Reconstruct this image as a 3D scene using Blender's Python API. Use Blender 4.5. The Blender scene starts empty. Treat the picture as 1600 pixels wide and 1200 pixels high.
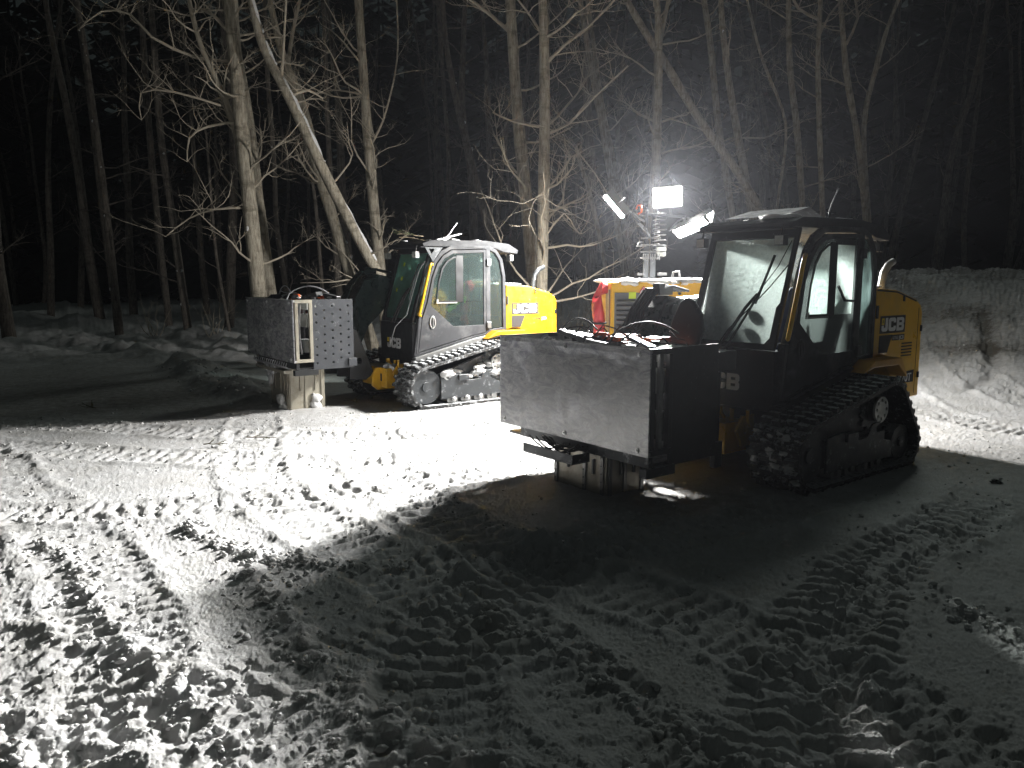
import bpy, math, random
import numpy as np
from mathutils import Vector, Matrix
from mathutils.geometry import tessellate_polygon
R = math.radians
PI = math.pi
random.seed(5)
sc = bpy.context.scene
col = sc.collection

# ------------------------------------------------------------------ camera, night sky, exposure
CAM_H, PITCH, FPX = 1.664, 0.137, 1200.0
cd = bpy.data.cameras.new('camera')
cam = bpy.data.objects.new('camera', cd)
col.objects.link(cam)
cam.location = (0, 0, CAM_H)
cam.rotation_euler = (PI / 2 - PITCH, 0, 0)
cd.sensor_fit = 'HORIZONTAL'
cd.sensor_width = 36.0
cd.lens = 36.0 * FPX / 1600.0
cd.clip_start = 0.05
cd.clip_end = 500
sc.camera = cam
wd = bpy.data.worlds.new('World')
sc.world = wd
wd.use_nodes = True
wbg = wd.node_tree.nodes['Background']
wbg.inputs['Color'].default_value = (0.80, 1.0, 0.95, 1)
wbg.inputs['Strength'].default_value = 0.012
# added faint fill sun, no visible source: gives the shadowed snow relief, from behind right
md_ = bpy.data.lights.new('added_fill_sun', 'SUN')
md_.energy = 0.23
md_.angle = R(9)
md_.color = (.90, 1.0, .93)
fill_lamp = bpy.data.objects.new('added_fill_sun', md_)
col.objects.link(fill_lamp)
fill_lamp.rotation_euler = (Vector((-.38, -.75, -.60))).to_track_quat('-Z', 'Y').to_euler()
sc.view_settings.view_transform = 'Standard'
sc.view_settings.look = 'None'
sc.view_settings.gamma = 1
sc.view_settings.use_curve_mapping = False
sc.view_settings.exposure = 0.0
LAMP = 5000.0
sc.cycles.use_denoising = True
sc.cycles.max_bounces = 8
sc.cycles.transparent_max_bounces = 12
sc.cycles.sample_clamp_indirect = 6
sc.cycles.caustics_reflective = False
sc.cycles.caustics_refractive = False
sc.cycles.volume_bounces = 1


# ------------------------------------------------------------------ helpers
def tag(o, label=None, cat=None, group=None, kind=None):
    if label: o['label'] = label
    if cat: o['category'] = cat
    if group: o['group'] = group
    if kind: o['kind'] = kind
    return o


def empty(name, loc=(0, 0, 0), rz=0.0):
    o = bpy.data.objects.new(name, None)
    o.empty_display_size = 0.2
    o.location = loc
    o.rotation_euler = (0, 0, rz)
    col.objects.link(o)
    return o


def at(u, v, Y):
    """world point at depth Y seen at a point of the 1600 x 1200 photograph (measuring aid)"""
    c, s = math.cos(PITCH), math.sin(PITCH)
    a, b = (u - 800) / FPX, (600 - v) / FPX
    t = Y / (c + b * s)
    return Vector((a * t, Y, CAM_H + t * (-s + b * c)))


class MB:
    def __init__(self):
        self.v, self.f, self.m, self.s = [], [], [], []
        self.marks = []

    def add(self, verts, faces, mi=0, smooth=False):
        n = len(self.v)
        self.v.extend([tuple(p) for p in verts])
        for f in faces:
            self.f.append([i + n for i in f])
            self.m.append(mi)
            self.s.append(smooth)

    def mark(self):
        self.marks.append((len(self.v), len(self.f)))

    def split(self, name, mats, parent=None, bevel=0, seg=2):
        '''every shape added so far becomes an object of its own'''
        ms = self.marks + [(len(self.v), len(self.f))]
        for (v0, f0), (v1, f1) in zip(ms[:-1], ms[1:]):
            q = MB()
            q.v = self.v[v0:v1]
            q.f = [[i - v0 for i in f] for f in self.f[f0:f1]]
            q.m, q.s = self.m[f0:f1], self.s[f0:f1]
            q.build(name, mats, parent, bevel, None, seg)

    def box(self, x0, x1, y0, y1, z0, z1, mi=0, M=None):
        self.mark()
        vs = [Vector((x, y, z)) for x in (x0, x1) for y in (y0, y1) for z in (z0, z1)]
        if M is not None: vs = [M @ p for p in vs]
        self.add(vs, [(0, 1, 3, 2), (4, 6, 7, 5), (0, 4, 5, 1), (2, 3, 7, 6), (0, 2, 6, 4), (1, 5, 7, 3)], mi)
        return self

    def bar(self, a, b, w, h, mi=0):
        a, b = Vector(a), Vector(b)
        d = b - a
        q = d.to_track_quat('X', 'Z').to_matrix().to_4x4()
        self.box(0, d.length, -w / 2, w / 2, -h / 2, h / 2, mi, Matrix.Translation(a) @ q)
        return self

    def tube(self, pts, rad, n=8, mi=0, caps=True, smooth=True):
        self.mark()
        pts = [Vector(p) for p in pts]
        k = len(pts)
        if not hasattr(rad, '__len__'): rad = [rad] * k
        up = Vector((0.13, 0.21, 1)).normalized()
        ring = []
        for i in range(k):
            d = (pts[min(i + 1, k - 1)] - pts[max(i - 1, 0)])
            if d.length < 1e-9: d = Vector((0, 0, 1))
            d.normalize()
            u = up - d * up.dot(d)
            if u.length < 0.05:
                u = Vector((1, 0, 0)) - d * d.x
            u.normalize()
            up = u
            w = d.cross(u)
            ring += [pts[i] + (u * math.cos(2 * PI * j / n) + w * math.sin(2 * PI * j / n)) * rad[i] for j in range(n)]
        fs = []
        for i in range(k - 1):
            for j in range(n):
                a, b = i * n + j, i * n + (j + 1) % n
                fs.append((a, b, b + n, a + n))
        self.add(ring, fs, mi, smooth)
        if caps:
            self.add(ring[:n], [tuple(reversed(range(n)))], mi)
            self.add(ring[-n:], [tuple(range(n))], mi)
        return self

    def cyl(self, a, b, r, n=20, mi=0, r2=None):
        return self.tube([a, b], [r, r if r2 is None else r2], n, mi, True, True)

    def plate(self, outer, holes, o, U, V, N, t, mi=0):
        """flat polygon with holes in plane o+aU+bV, extruded t along N"""
        self.mark()
        o, U, V, N = Vector(o), Vector(U), Vector(V), Vector(N)
        loops = [outer] + list(holes)
        vec = [[Vector((p[0], p[1], 0)) for p in l] for l in loops]
        tris = tessellate_polygon(vec)
        flat = [p for l in loops for p in l]
        bot = [o + U * p[0] + V * p[1] for p in flat]
        top = [p + N * t for p in bot]
        n = len(flat)
        fs = []
        want = 1.0 if U.cross(V).dot(N) > 0 else -1.0
        for a, b, c in tris:
            A, B, C_ = flat[a], flat[b], flat[c]
            ar = (B[0] - A[0]) * (C_[1] - A[1]) - (B[1] - A[1]) * (C_[0] - A[0])
            if abs(ar) < 1e-12: continue
            if ar * want < 0: a, b, c = a, c, b
            fs.append((a + n, b + n, c + n))
            fs.append((c, b, a))
        k = 0
        for li, l in enumerate(loops):
            m = len(l)
            ar = sum(l[i][0] * l[(i + 1) % m][1] - l[(i + 1) % m][0] * l[i][1] for i in range(m))
            fl = (ar * want > 0) == (li == 0)
            for i in range(m):
                a, b = k + i, k + (i + 1) % m
                fs.append((a, b, b + n, a + n) if fl else (b, a, a + n, b + n))
            k += m
        self.add(bot + top, fs, mi)
        return self

    def blob(self, c, r, sub=2, amp=0.3, seed=0, sz=(1, 1, 1), mi=0):
        self.mark()
        vs, fs = ICO[sub]
        rn = random.Random(seed)
        ph = [rn.uniform(0, 6.28) for _ in range(6)]
        out = []
        for p in vs:
            k = 1 + amp * (0.5 * math.sin(3.1 * p[0] + ph[0]) * math.cos(2.7 * p[1] + ph[1]) + 0.35 * math.sin(5.3 * p[1] + 4.1 * p[2] + ph[2]) + 0.3 * math.sin(9 * p[0] + 8 * p[2] + ph[3]) + 0.25 * math.sin(11 * p[1] - 7 * p[0] + ph[4]))
            out.append((c[0] + p[0] * r * k * sz[0], c[1] + p[1] * r * k * sz[1], c[2] + p[2] * r * k * sz[2]))
        self.add(out, fs, mi, True)
        return self

    def build(self, name, mats, parent=None, bevel=0, loc=None, seg=2):
        me = bpy.data.meshes.new(name)
        me.from_pydata(self.v, [], self.f)
        if not isinstance(mats, (list, tuple)): mats = [mats]
        for m in mats: me.materials.append(m)
        me.polygons.foreach_set('material_index', self.m)
        me.polygons.foreach_set('use_smooth', self.s)
        me.update()
        o = bpy.data.objects.new(name, me)
        col.objects.link(o)
        if parent: o.parent = parent
        if loc is not None: o.location = loc
        if bevel:
            b = o.modifiers.new('bevel', 'BEVEL')
            b.width = bevel
            b.segments = seg
            b.limit_method = 'ANGLE'
            b.angle_limit = R(35)
        return o


def ico(sub):
    import bmesh
    bm = bmesh.new()
    bmesh.ops.create_icosphere(bm, subdivisions=sub, radius=1)
    r = ([tuple(v.co) for v in bm.verts], [tuple(v.index for v in f.verts) for f in bm.faces])
    bm.free()
    return r


ICO = {1: ico(1), 2: ico(2), 3: ico(3), 4: ico(4)}


# ------------------------------------------------------------------ materials
def mat(name, colr, rough=0.5, metal=0.0, var=0.0, vscale=6.0, bump=0.0, bscale=40.0, frost=0.0, fscale=9.0, spec=0.5, grime=None, coat=0.0):
    m = bpy.data.materials.new(name)
    m.use_nodes = True
    nt = m.node_tree
    N, Lk = nt.nodes, nt.links
    p = N['Principled BSDF']
    p.inputs['Roughness'].default_value = rough
    p.inputs['Metallic'].default_value = metal
    p.inputs['Specular IOR Level'].default_value = spec
    p.inputs['Coat Weight'].default_value = coat
    tc = N.new('ShaderNodeTexCoord')
    base = N.new('ShaderNodeRGB')
    base.outputs[0].default_value = (*colr, 1)
    out = base.outputs[0]

    def noise(scale, det=5, rough_=0.6, ofs=0):
        n = N.new('ShaderNodeTexNoise')
        n.inputs['Scale'].default_value = scale
        n.inputs['Detail'].default_value = det
        n.inputs['Roughness'].default_value = rough_
        mp = N.new('ShaderNodeMapping')
        mp.inputs['Location'].default_value = (ofs, ofs * 1.7, -ofs)
        Lk.new(tc.outputs['Object'], mp.inputs[0])
        Lk.new(mp.outputs[0], n.inputs['Vector'])
        return n.outputs[0]

    def mix(a, b, f):
        mx = N.new('ShaderNodeMix')
        mx.data_type = 'RGBA'
        Lk.new(a, mx.inputs[6])
        if hasattr(b, 'links'): Lk.new(b, mx.inputs[7])
        else: mx.inputs[7].default_value = (*b, 1)
        Lk.new(f, mx.inputs[0])
        return mx.outputs[2]

    def ramp(src, a, b, lo=0.0, hi=1.0):
        r = N.new('ShaderNodeMapRange')
        r.inputs[1].default_value = a
        r.inputs[2].default_value = b
        r.inputs[3].default_value = lo
        r.inputs[4].default_value = hi
        Lk.new(src, r.inputs[0])
        return r.outputs[0]
    if var:
        dk = tuple(c * (1 - var) for c in colr)
        out = mix(out, dk, ramp(noise(vscale), 0.35, 0.7))
    if grime:
        out = mix(out, grime, ramp(noise(vscale * 0.7, 8, 0.7, 3.1), 0.52, 0.7, 0, 0.75))
    if frost:
        g = N.new('ShaderNodeNewGeometry')
        sx = N.new('ShaderNodeSeparateXYZ')
        Lk.new(g.outputs['Normal'], sx.inputs[0])
        up = ramp(sx.outputs[2], 0.25, 0.9, 0.02, 0.22)
        ad = N.new('ShaderNodeMath')
        ad.operation = 'ADD'
        Lk.new(up, ad.inputs[0])
        Lk.new(noise(fscale, 9, 0.75, 7.7), ad.inputs[1])
        out = mix(out, (0.7, 0.72, 0.74), ramp(ad.outputs[0], 0.66 - frost * 0.2, 0.78 - frost * 0.12, 0, min(1, frost * 1.6)))
    Lk.new(out, p.inputs['Base Color'])
    rr = ramp(noise(vscale * 2.3, 6, 0.6, 5.5), 0.3, 0.75, max(0.03, rough - 0.1), min(1, rough + 0.15))
    Lk.new(rr, p.inputs['Roughness'])
    if bump:
        b = N.new('ShaderNodeBump')
        b.inputs['Strength'].default_value = bump
        b.inputs['Distance'].default_value = 0.02
        Lk.new(noise(bscale, 6, 0.65, 1.1), b.inputs['Height'])
        Lk.new(b.outputs[0], p.inputs['Normal'])
    return m


M = {}
M['yellow'] = mat('yellow paint', (0.74, 0.41, 0.008), 0.34, var=0.12, vscale=3, bump=0.03, bscale=8, coat=0.2, grime=(0.48, 0.30, 0.04), frost=0.22, fscale=16)
M['orange'] = mat('orange yellow paint', (0.62, 0.30, 0.01), 0.4, var=0.2)
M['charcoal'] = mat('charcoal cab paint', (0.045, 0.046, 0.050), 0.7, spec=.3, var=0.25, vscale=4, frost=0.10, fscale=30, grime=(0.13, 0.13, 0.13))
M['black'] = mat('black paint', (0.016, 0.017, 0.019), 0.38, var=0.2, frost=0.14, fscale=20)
M['roof_black'] = mat('plain black roof paint', (0.022, 0.023, 0.026), 0.6, var=.3, spec=.3)
M['boom'] = mat('dark boom paint', (0.02, 0.035, 0.033), 0.3, var=0.2, frost=0.15)
M['rubber'] = mat('track rubber', (0.018, 0.018, 0.018), 0.6, var=0.2, bump=0.25, bscale=60, frost=0.42, fscale=30)
M['rubber_snowy'] = mat('track rubber packed with snow', (0.025, 0.025, 0.025), 0.6, var=0.2, bump=0.25, bscale=60, frost=0.62, fscale=16)
M['steel_dark'] = mat('dusty dark steel', (0.055, 0.06, 0.065), 0.5, 0.2, var=0.3, vscale=5, frost=0.35, fscale=12)
M['steel_grey'] = mat('grey steel', (0.24, 0.24, 0.235), 0.42, 0.5, var=0.25, bump=0.06, frost=0.25)
M['galv'] = mat('scuffed beige galvanised plate', (0.40, 0.37, 0.30), 0.42, 0.25, var=0.25, vscale=4, bump=0.05, grime=(0.16, 0.13, 0.09), frost=0.15)
M['alu'] = mat('pale aluminium', (0.6, 0.6, 0.6), 0.35, 0.7, var=0.15)
M['rim'] = mat('pale wheel disc', (0.62, 0.62, 0.6), 0.45, 0.2, var=0.35, vscale=14)
M['plate'] = mat('perforated dark plate', (0.07, 0.074, 0.083), 0.42, 0.3, var=0.2, frost=0.3, fscale=18)
M['white'] = mat('white decal', (0.62, 0.62, 0.62), 0.6)
M['decal'] = mat('dark decal', (0.05, 0.047, 0.045), 0.8, spec=0.15)
M['decal_yellow'] = mat('yellow decal', (0.85, 0.62, 0.02), 0.4)
M['sticker'] = mat('lime sticker', (0.62, 0.75, 0.03), 0.45)
M['red'] = mat('red coated fabric', (0.52, 0.03, 0.035), 0.38, var=0.3, bump=0.5, bscale=7)
M['red_sticker'] = mat('red sticker', (0.6, 0.03, 0.03), 0.4)
M['orange_part'] = mat('orange motor casing', (0.75, 0.12, 0.02), 0.4, var=0.2)
M['cable'] = mat('black cable', (0.02, 0.02, 0.02), 0.6)
M['cable_pale'] = mat('pale cable', (0.5, 0.5, 0.52), 0.35)
M['seat'] = mat('navy seat fabric', (0.012, 0.018, 0.055), 0.8)
M['hivis'] = mat('hi-vis fabric', (0.35, 0.75, 0.06), 0.7)
M['grey_box'] = mat('pale grey casing', (0.42, 0.43, 0.40), 0.5, var=0.2, frost=0.3)
M['genpanel'] = mat('grey louvre panel', (0.10, 0.10, 0.105), 0.45, var=0.15)
M['bark'] = None
M['needle'] = mat('fir needles', (0.07, 0.11, 0.03), 0.6, var=0.4)
M['twig'] = mat('dry twig bark', (0.20, 0.16, 0.10), 0.8, var=0.4)
M['dark_earth'] = mat('dark frozen earth', (0.05, 0.042, 0.035), 0.9, var=0.4, bump=0.6, bscale=12, frost=0.35, fscale=5)


def snow_mat(name, attr=False, bump=0.5):
    m = bpy.data.materials.new(name)
    m.use_nodes = True
    nt = m.node_tree
    N, Lk = nt.nodes, nt.links
    p = N['Principled BSDF']
    p.inputs['Roughness'].default_value = 0.55
    p.inputs['Specular IOR Level'].default_value = 0.35
    tc = N.new('ShaderNodeTexCoord')

    def noise(s, d=4, r=0.6):
        n = N.new('ShaderNodeTexNoise')
        n.inputs['Scale'].default_value = s
        n.inputs['Detail'].default_value = d
        n.inputs['Roughness'].default_value = r
        Lk.new(tc.outputs['Object'], n.inputs['Vector'])
        return n.outputs[0]
    rp = N.new('ShaderNodeValToRGB')
    rp.color_ramp.elements[0].position = 0.3
    rp.color_ramp.elements[0].color = (0.66, 0.65, 0.63, 1)
    rp.color_ramp.elements[1].position = 0.65
    rp.color_ramp.elements[1].color = (0.84, 0.84, 0.85, 1)
    Lk.new(noise(2.5, 7, 0.7), rp.inputs[0])
    out = rp.outputs[0]
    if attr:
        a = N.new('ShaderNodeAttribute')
        a.attribute_name = 'dirt_and_hood_light'
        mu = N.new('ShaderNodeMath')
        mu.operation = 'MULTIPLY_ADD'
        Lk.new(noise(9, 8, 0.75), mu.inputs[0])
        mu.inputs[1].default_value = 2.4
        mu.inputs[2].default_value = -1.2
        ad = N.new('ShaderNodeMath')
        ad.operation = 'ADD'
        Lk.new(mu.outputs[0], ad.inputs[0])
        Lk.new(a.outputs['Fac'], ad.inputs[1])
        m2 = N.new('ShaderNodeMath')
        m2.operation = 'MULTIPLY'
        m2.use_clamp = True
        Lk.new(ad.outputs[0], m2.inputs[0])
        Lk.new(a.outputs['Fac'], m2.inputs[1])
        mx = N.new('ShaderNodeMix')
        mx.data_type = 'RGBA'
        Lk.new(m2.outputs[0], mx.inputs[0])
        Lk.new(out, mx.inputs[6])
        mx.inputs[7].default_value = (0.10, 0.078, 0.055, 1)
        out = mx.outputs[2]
    Lk.new(out, p.inputs['Base Color'])
    b = N.new('ShaderNodeBump')
    b.inputs['Strength'].default_value = bump
    b.inputs['Distance'].default_value = 0.014
    Lk.new(noise(42, 9, 0.8), b.inputs['Height'])
    b2 = N.new('ShaderNodeBump')
    b2.inputs['Strength'].default_value = 0.45
    b2.inputs['Distance'].default_value = 0.004
    Lk.new(noise(260, 2), b2.inputs['Height'])
    Lk.new(b.outputs[0], b2.inputs['Normal'])
    Lk.new(b2.outputs[0], p.inputs['Normal'])
    return m


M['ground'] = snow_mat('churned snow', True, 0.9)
M['snow'] = snow_mat('clean snow', False, 0.4)


def bark_mat(name, c1, c2):
    m = bpy.data.materials.new(name)
    m.use_nodes = True
    nt = m.node_tree
    N, Lk = nt.nodes, nt.links
    p = N['Principled BSDF']
    p.inputs['Roughness'].default_value = 0.85
    tc = N.new('ShaderNodeTexCoord')
    mp = N.new('ShaderNodeMapping')
    mp.inputs['Scale'].default_value = (1, 1, 0.16)
    Lk.new(tc.outputs['Object'], mp.inputs[0])
    n = N.new('ShaderNodeTexNoise')
    n.inputs['Scale'].default_value = 26
    n.inputs['Detail'].default_value = 7
    n.inputs['Roughness'].default_value = 0.75
    Lk.new(mp.outputs[0], n.inputs['Vector'])
    mp2 = N.new('ShaderNodeMapping')
    mp2.inputs['Scale'].default_value = (0.6, 0.6, 1.6)
    Lk.new(tc.outputs['Object'], mp2.inputs[0])
    n2 = N.new('ShaderNodeTexNoise')
    n2.inputs['Scale'].default_value = 3.2
    n2.inputs['Detail'].default_value = 9
    n2.inputs['Roughness'].default_value = 0.72
    Lk.new(mp2.outputs[0], n2.inputs['Vector'])
    r = N.new('ShaderNodeValToRGB')
    r.color_ramp.elements[0].position = 0.36
    r.color_ramp.elements[0].color = (*c1, 1)
    r.color_ramp.elements[1].position = 0.6
    r.color_ramp.elements[1].color = (*c2, 1)
    Lk.new(n.outputs[0], r.inputs[0])
    mx = N.new('ShaderNodeMix')
    mx.data_type = 'RGBA'
    rr = N.new('ShaderNodeMapRange')
    rr.inputs[1].default_value = 0.52
    rr.inputs[2].default_value = 0.66
    rr.inputs[4].default_value = 0.75
    Lk.new(n2.outputs[0], rr.inputs[0])
    Lk.new(rr.outputs[0], mx.inputs[0])
    Lk.new(r.outputs[0], mx.inputs[6])
    mx.inputs[7].default_value = (c1[0] * 0.6, c1[1] * 0.6, c1[2] * 0.55, 1)
    Lk.new(mx.outputs[2], p.inputs['Base Color'])
    b = N.new('ShaderNodeBump')
    b.inputs['Strength'].default_value = 0.9
    b.inputs['Distance'].default_value = 0.02
    Lk.new(n.outputs[0], b.inputs['Height'])
    Lk.new(b.outputs[0], p.inputs['Normal'])
    return m


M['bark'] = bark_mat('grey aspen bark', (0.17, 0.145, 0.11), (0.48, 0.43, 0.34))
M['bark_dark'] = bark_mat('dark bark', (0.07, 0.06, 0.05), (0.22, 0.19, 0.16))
M['branch'] = mat('branch bark', (0.48, 0.42, 0.33), 0.8, var=0.45, vscale=3)


def glass(name, tint, transp=0.5, transl=0.3, rough=0.12, nscale=0, thick=(0.6, 0.6, 0.6), dshare=0.3, mottle=False, ior=1.5):
    """thin pane: part clear, part frosted (scatters the light through), glossy surface"""
    m = bpy.data.materials.new(name)
    m.use_nodes = True
    nt = m.node_tree
    N, Lk = nt.nodes, nt.links
    for n in list(N): N.remove(n)
    out = N.new('ShaderNodeOutputMaterial')
    tr = N.new('ShaderNodeBsdfTransparent')
    tr.inputs[0].default_value = (*tint, 1)
    tl = N.new('ShaderNodeBsdfTranslucent')
    tl.inputs[0].default_value = (*thick, 1)
    df = N.new('ShaderNodeBsdfDiffuse')
    df.inputs[0].default_value = (*thick, 1)
    m0 = N.new('ShaderNodeMixShader')
    m0.inputs[0].default_value = dshare
    Lk.new(tl.outputs[0], m0.inputs[1])
    Lk.new(df.outputs[0], m0.inputs[2])
    m1 = N.new('ShaderNodeMixShader')
    f = transl / max(1e-6, transp + transl)
    m1.inputs[0].default_value = f
    if nscale:
        tc = N.new('ShaderNodeTexCoord')
        nz = N.new('ShaderNodeTexNoise')
        nz.inputs['Scale'].default_value = nscale
        nz.inputs['Detail'].default_value = 8
        nz.inputs['Roughness'].default_value = 0.7
        Lk.new(tc.outputs['Object'], nz.inputs['Vector'])
        mr = N.new('ShaderNodeMapRange')
        mr.inputs[1].default_value = 0.3
        mr.inputs[2].default_value = 0.65
        mr.inputs[3].default_value = max(0, f - 0.22)
        mr.inputs[4].default_value = min(1, f + 0.22)
        Lk.new(nz.outputs[0], mr.inputs[0])
        Lk.new(mr.outputs[0], m1.inputs[0])
        if mottle:
            nz2 = N.new('ShaderNodeTexNoise')
            nz2.inputs['Scale'].default_value = 9
            nz2.inputs['Detail'].default_value = 12
            nz2.inputs['Roughness'].default_value = 0.78
            nz2.inputs['Distortion'].default_value = 1.2
            mp_ = N.new('ShaderNodeMapping')
            mp_.inputs['Scale'].default_value = (1, .7, 1.6)
            Lk.new(tc.outputs['Object'], mp_.inputs[0])
            Lk.new(mp_.outputs[0], nz2.inputs['Vector'])
            cr = N.new('ShaderNodeValToRGB')
            cr.color_ramp.elements[0].position = 0.42
            cr.color_ramp.elements[0].color = (thick[0] * .45, thick[1] * .45, thick[2] * .47, 1)
            cr.color_ramp.elements[1].position = 0.62
            cr.color_ramp.elements[1].color = (min(1, thick[0] * 1.25), min(1, thick[1] * 1.25), min(1, thick[2] * 1.2), 1)
            Lk.new(nz2.outputs[0], cr.inputs[0])
            Lk.new(cr.outputs[0], tl.inputs[0])
            Lk.new(cr.outputs[0], df.inputs[0])
    Lk.new(tr.outputs[0], m1.inputs[1])
    Lk.new(m0.outputs[0], m1.inputs[2])
    gl = N.new('ShaderNodeBsdfGlossy')
    gl.inputs['Roughness'].default_value = rough
    fr = N.new('ShaderNodeFresnel')
    fr.inputs[0].default_value = ior
    m2 = N.new('ShaderNodeMixShader')
    Lk.new(fr.outputs[0], m2.inputs[0])
    Lk.new(m1.outputs[0], m2.inputs[1])
    Lk.new(gl.outputs[0], m2.inputs[2])
    Lk.new(m2.outputs[0], out.inputs[0])
    return m


M['glass'] = glass('cab glass', (0.80, 0.92, 0.90), 0.80, 0.20, 0.05, 0, (0.36, 0.46, 0.45))
M['glass_teal'] = glass('teal misted glass', (0.45, 0.80, 0.72), 0.14, 0.86, 0.15, 4, (0.60, 1.0, 0.90), .1)
M['frosted'] = glass('frosted glass', (0.85, 0.97, 0.93), 0.06, 0.94, 0.3, 30, (0.97, 1.0, 0.99), 0.02)
M['clear'] = glass('clear glass', (0.92, 0.96, 0.95), 0.93, 0.07, 0.05, 0, (0.8, 0.9, 0.88))
M['acrylic'] = glass('scuffed acrylic', (0.78, 0.78, 0.85), 0.27, 0.73, 0.18, 3.5, (0.93, 0.93, 1.0), 0.5, True, 2.3)


def emis(name, c, s):
    m = bpy.data.materials.new(name)
    m.use_nodes = True
    p = m.node_tree.nodes['Principled BSDF']
    p.inputs['Base Color'].default_value = (0, 0, 0, 1)
    p.inputs['Emission Color'].default_value = (*c, 1)
    p.inputs['Emission Strength'].default_value = s
    return m


# ------------------------------------------------------------------ ground
def _hash(ix, iy, seed):
    h = (ix.astype(np.int64) * 374761393 + iy.astype(np.int64) * 668265263 + seed * 1442695041) & 0xFFFFFFFF
    h = ((h ^ (h >> 13)) * 1274126177) & 0xFFFFFFFF
    h = (h ^ (h >> 16)) & 0xFFFFFFFF
    return h


def rnd(ix, iy, seed):
    return _hash(ix, iy, seed) / 4294967295.0


def vnoise(x, y, seed):
    ix, iy = np.floor(x), np.floor(y)
    fx, fy = x - ix, y - iy
    ux, uy = fx * fx * fx * (fx * (fx * 6 - 15) + 10), fy * fy * fy * (fy * (fy * 6 - 15) + 10)

    def g(dx, dy):
        a = rnd(ix + dx, iy + dy, seed) * 2 * PI
        return np.cos(a) * (fx - dx) + np.sin(a) * (fy - dy)
    return ((g(0, 0) * (1 - ux) + g(1, 0) * ux) * (1 - uy) + (g(0, 1) * (1 - ux) + g(1, 1) * ux) * uy) * 1.4


def fbm(x, y, seed, octs=4, gain=0.5):
    s, a = 0, 1.0
    for i in range(octs):
        s = s + a * vnoise(x * 2 ** i + 17.3 * i, y * 2 ** i - 9.1 * i, seed + i)
        a *= gain
    return s


def lumps(x, y, cell, dens, seed, rmin=0.25, rmax=0.6):
    x, y = x / cell, y / cell
    ix, iy = np.floor(x), np.floor(y)
    best = np.zeros_like(x)
    for dx in (-1, 0, 1):
        for dy in (-1, 0, 1):
            cx, cy = ix + dx, iy + dy
            px, py = cx + rnd(cx, cy, seed), cy + rnd(cx, cy, seed + 1)
            r = rmin + (rmax - rmin) * rnd(cx, cy, seed + 2)
            on = rnd(cx, cy, seed + 3) < dens
            q = r * r - (x - px) ** 2 - (y - py) ** 2
            best = np.maximum(best, np.where(on & (q > 0), np.sqrt(np.maximum(q, 0)), 0))
    return best * cell


def sstep(a, b, x):
    t = np.clip((x - a) / (b - a), 0, 1)
    return t * t * (3 - 2 * t)


def pathd(x, y, pts):
    """signed distance and arclength along a polyline"""
    bd = np.full_like(x, 1e9)
    sd = np.zeros_like(x)
    sl = np.zeros_like(x)
    acc = 0.0
    for (x0, y0), (x1, y1) in zip(pts[:-1], pts[1:]):
        dx, dy = x1 - x0, y1 - y0
        L = math.hypot(dx, dy)
        t = np.clip(((x - x0) * dx + (y - y0) * dy) / (L * L), 0, 1)
        ex, ey = x - x0 - t * dx, y - y0 - t * dy
        d = np.hypot(ex, ey)
        sg = np.sign(dx * ey - dy * ex)
        k = d < bd
        bd = np.where(k, d, bd)
        sd = np.where(k, sg * d, sd)
        sl = np.where(k, acc + t * L, sl)
        acc += L
    return sd, sl


def smooth_path(pts, n=5):
    P = np.array(pts, float)
    out = []
    for i in range(len(P) - 1):
        p0, p1, p2, p3 = P[max(i - 1, 0)], P[i], P[i + 1], P[min(i + 2, len(P) - 1)]
        for k in range(n):
            t = k / n
            out.append(0.5 * ((2 * p1) + (-p0 + p2) * t + (2 * p0 - 5 * p1 + 4 * p2 - p3) * t * t + (-p0 + 3 * p1 - 3 * p2 + p3) * t ** 3))
    out.append(P[-1])
    return [tuple(p) for p in out]


NEAR = (2.262, 6.986, 3.793)
LEFT = (-1.148, 10.86, 3.772)
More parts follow.
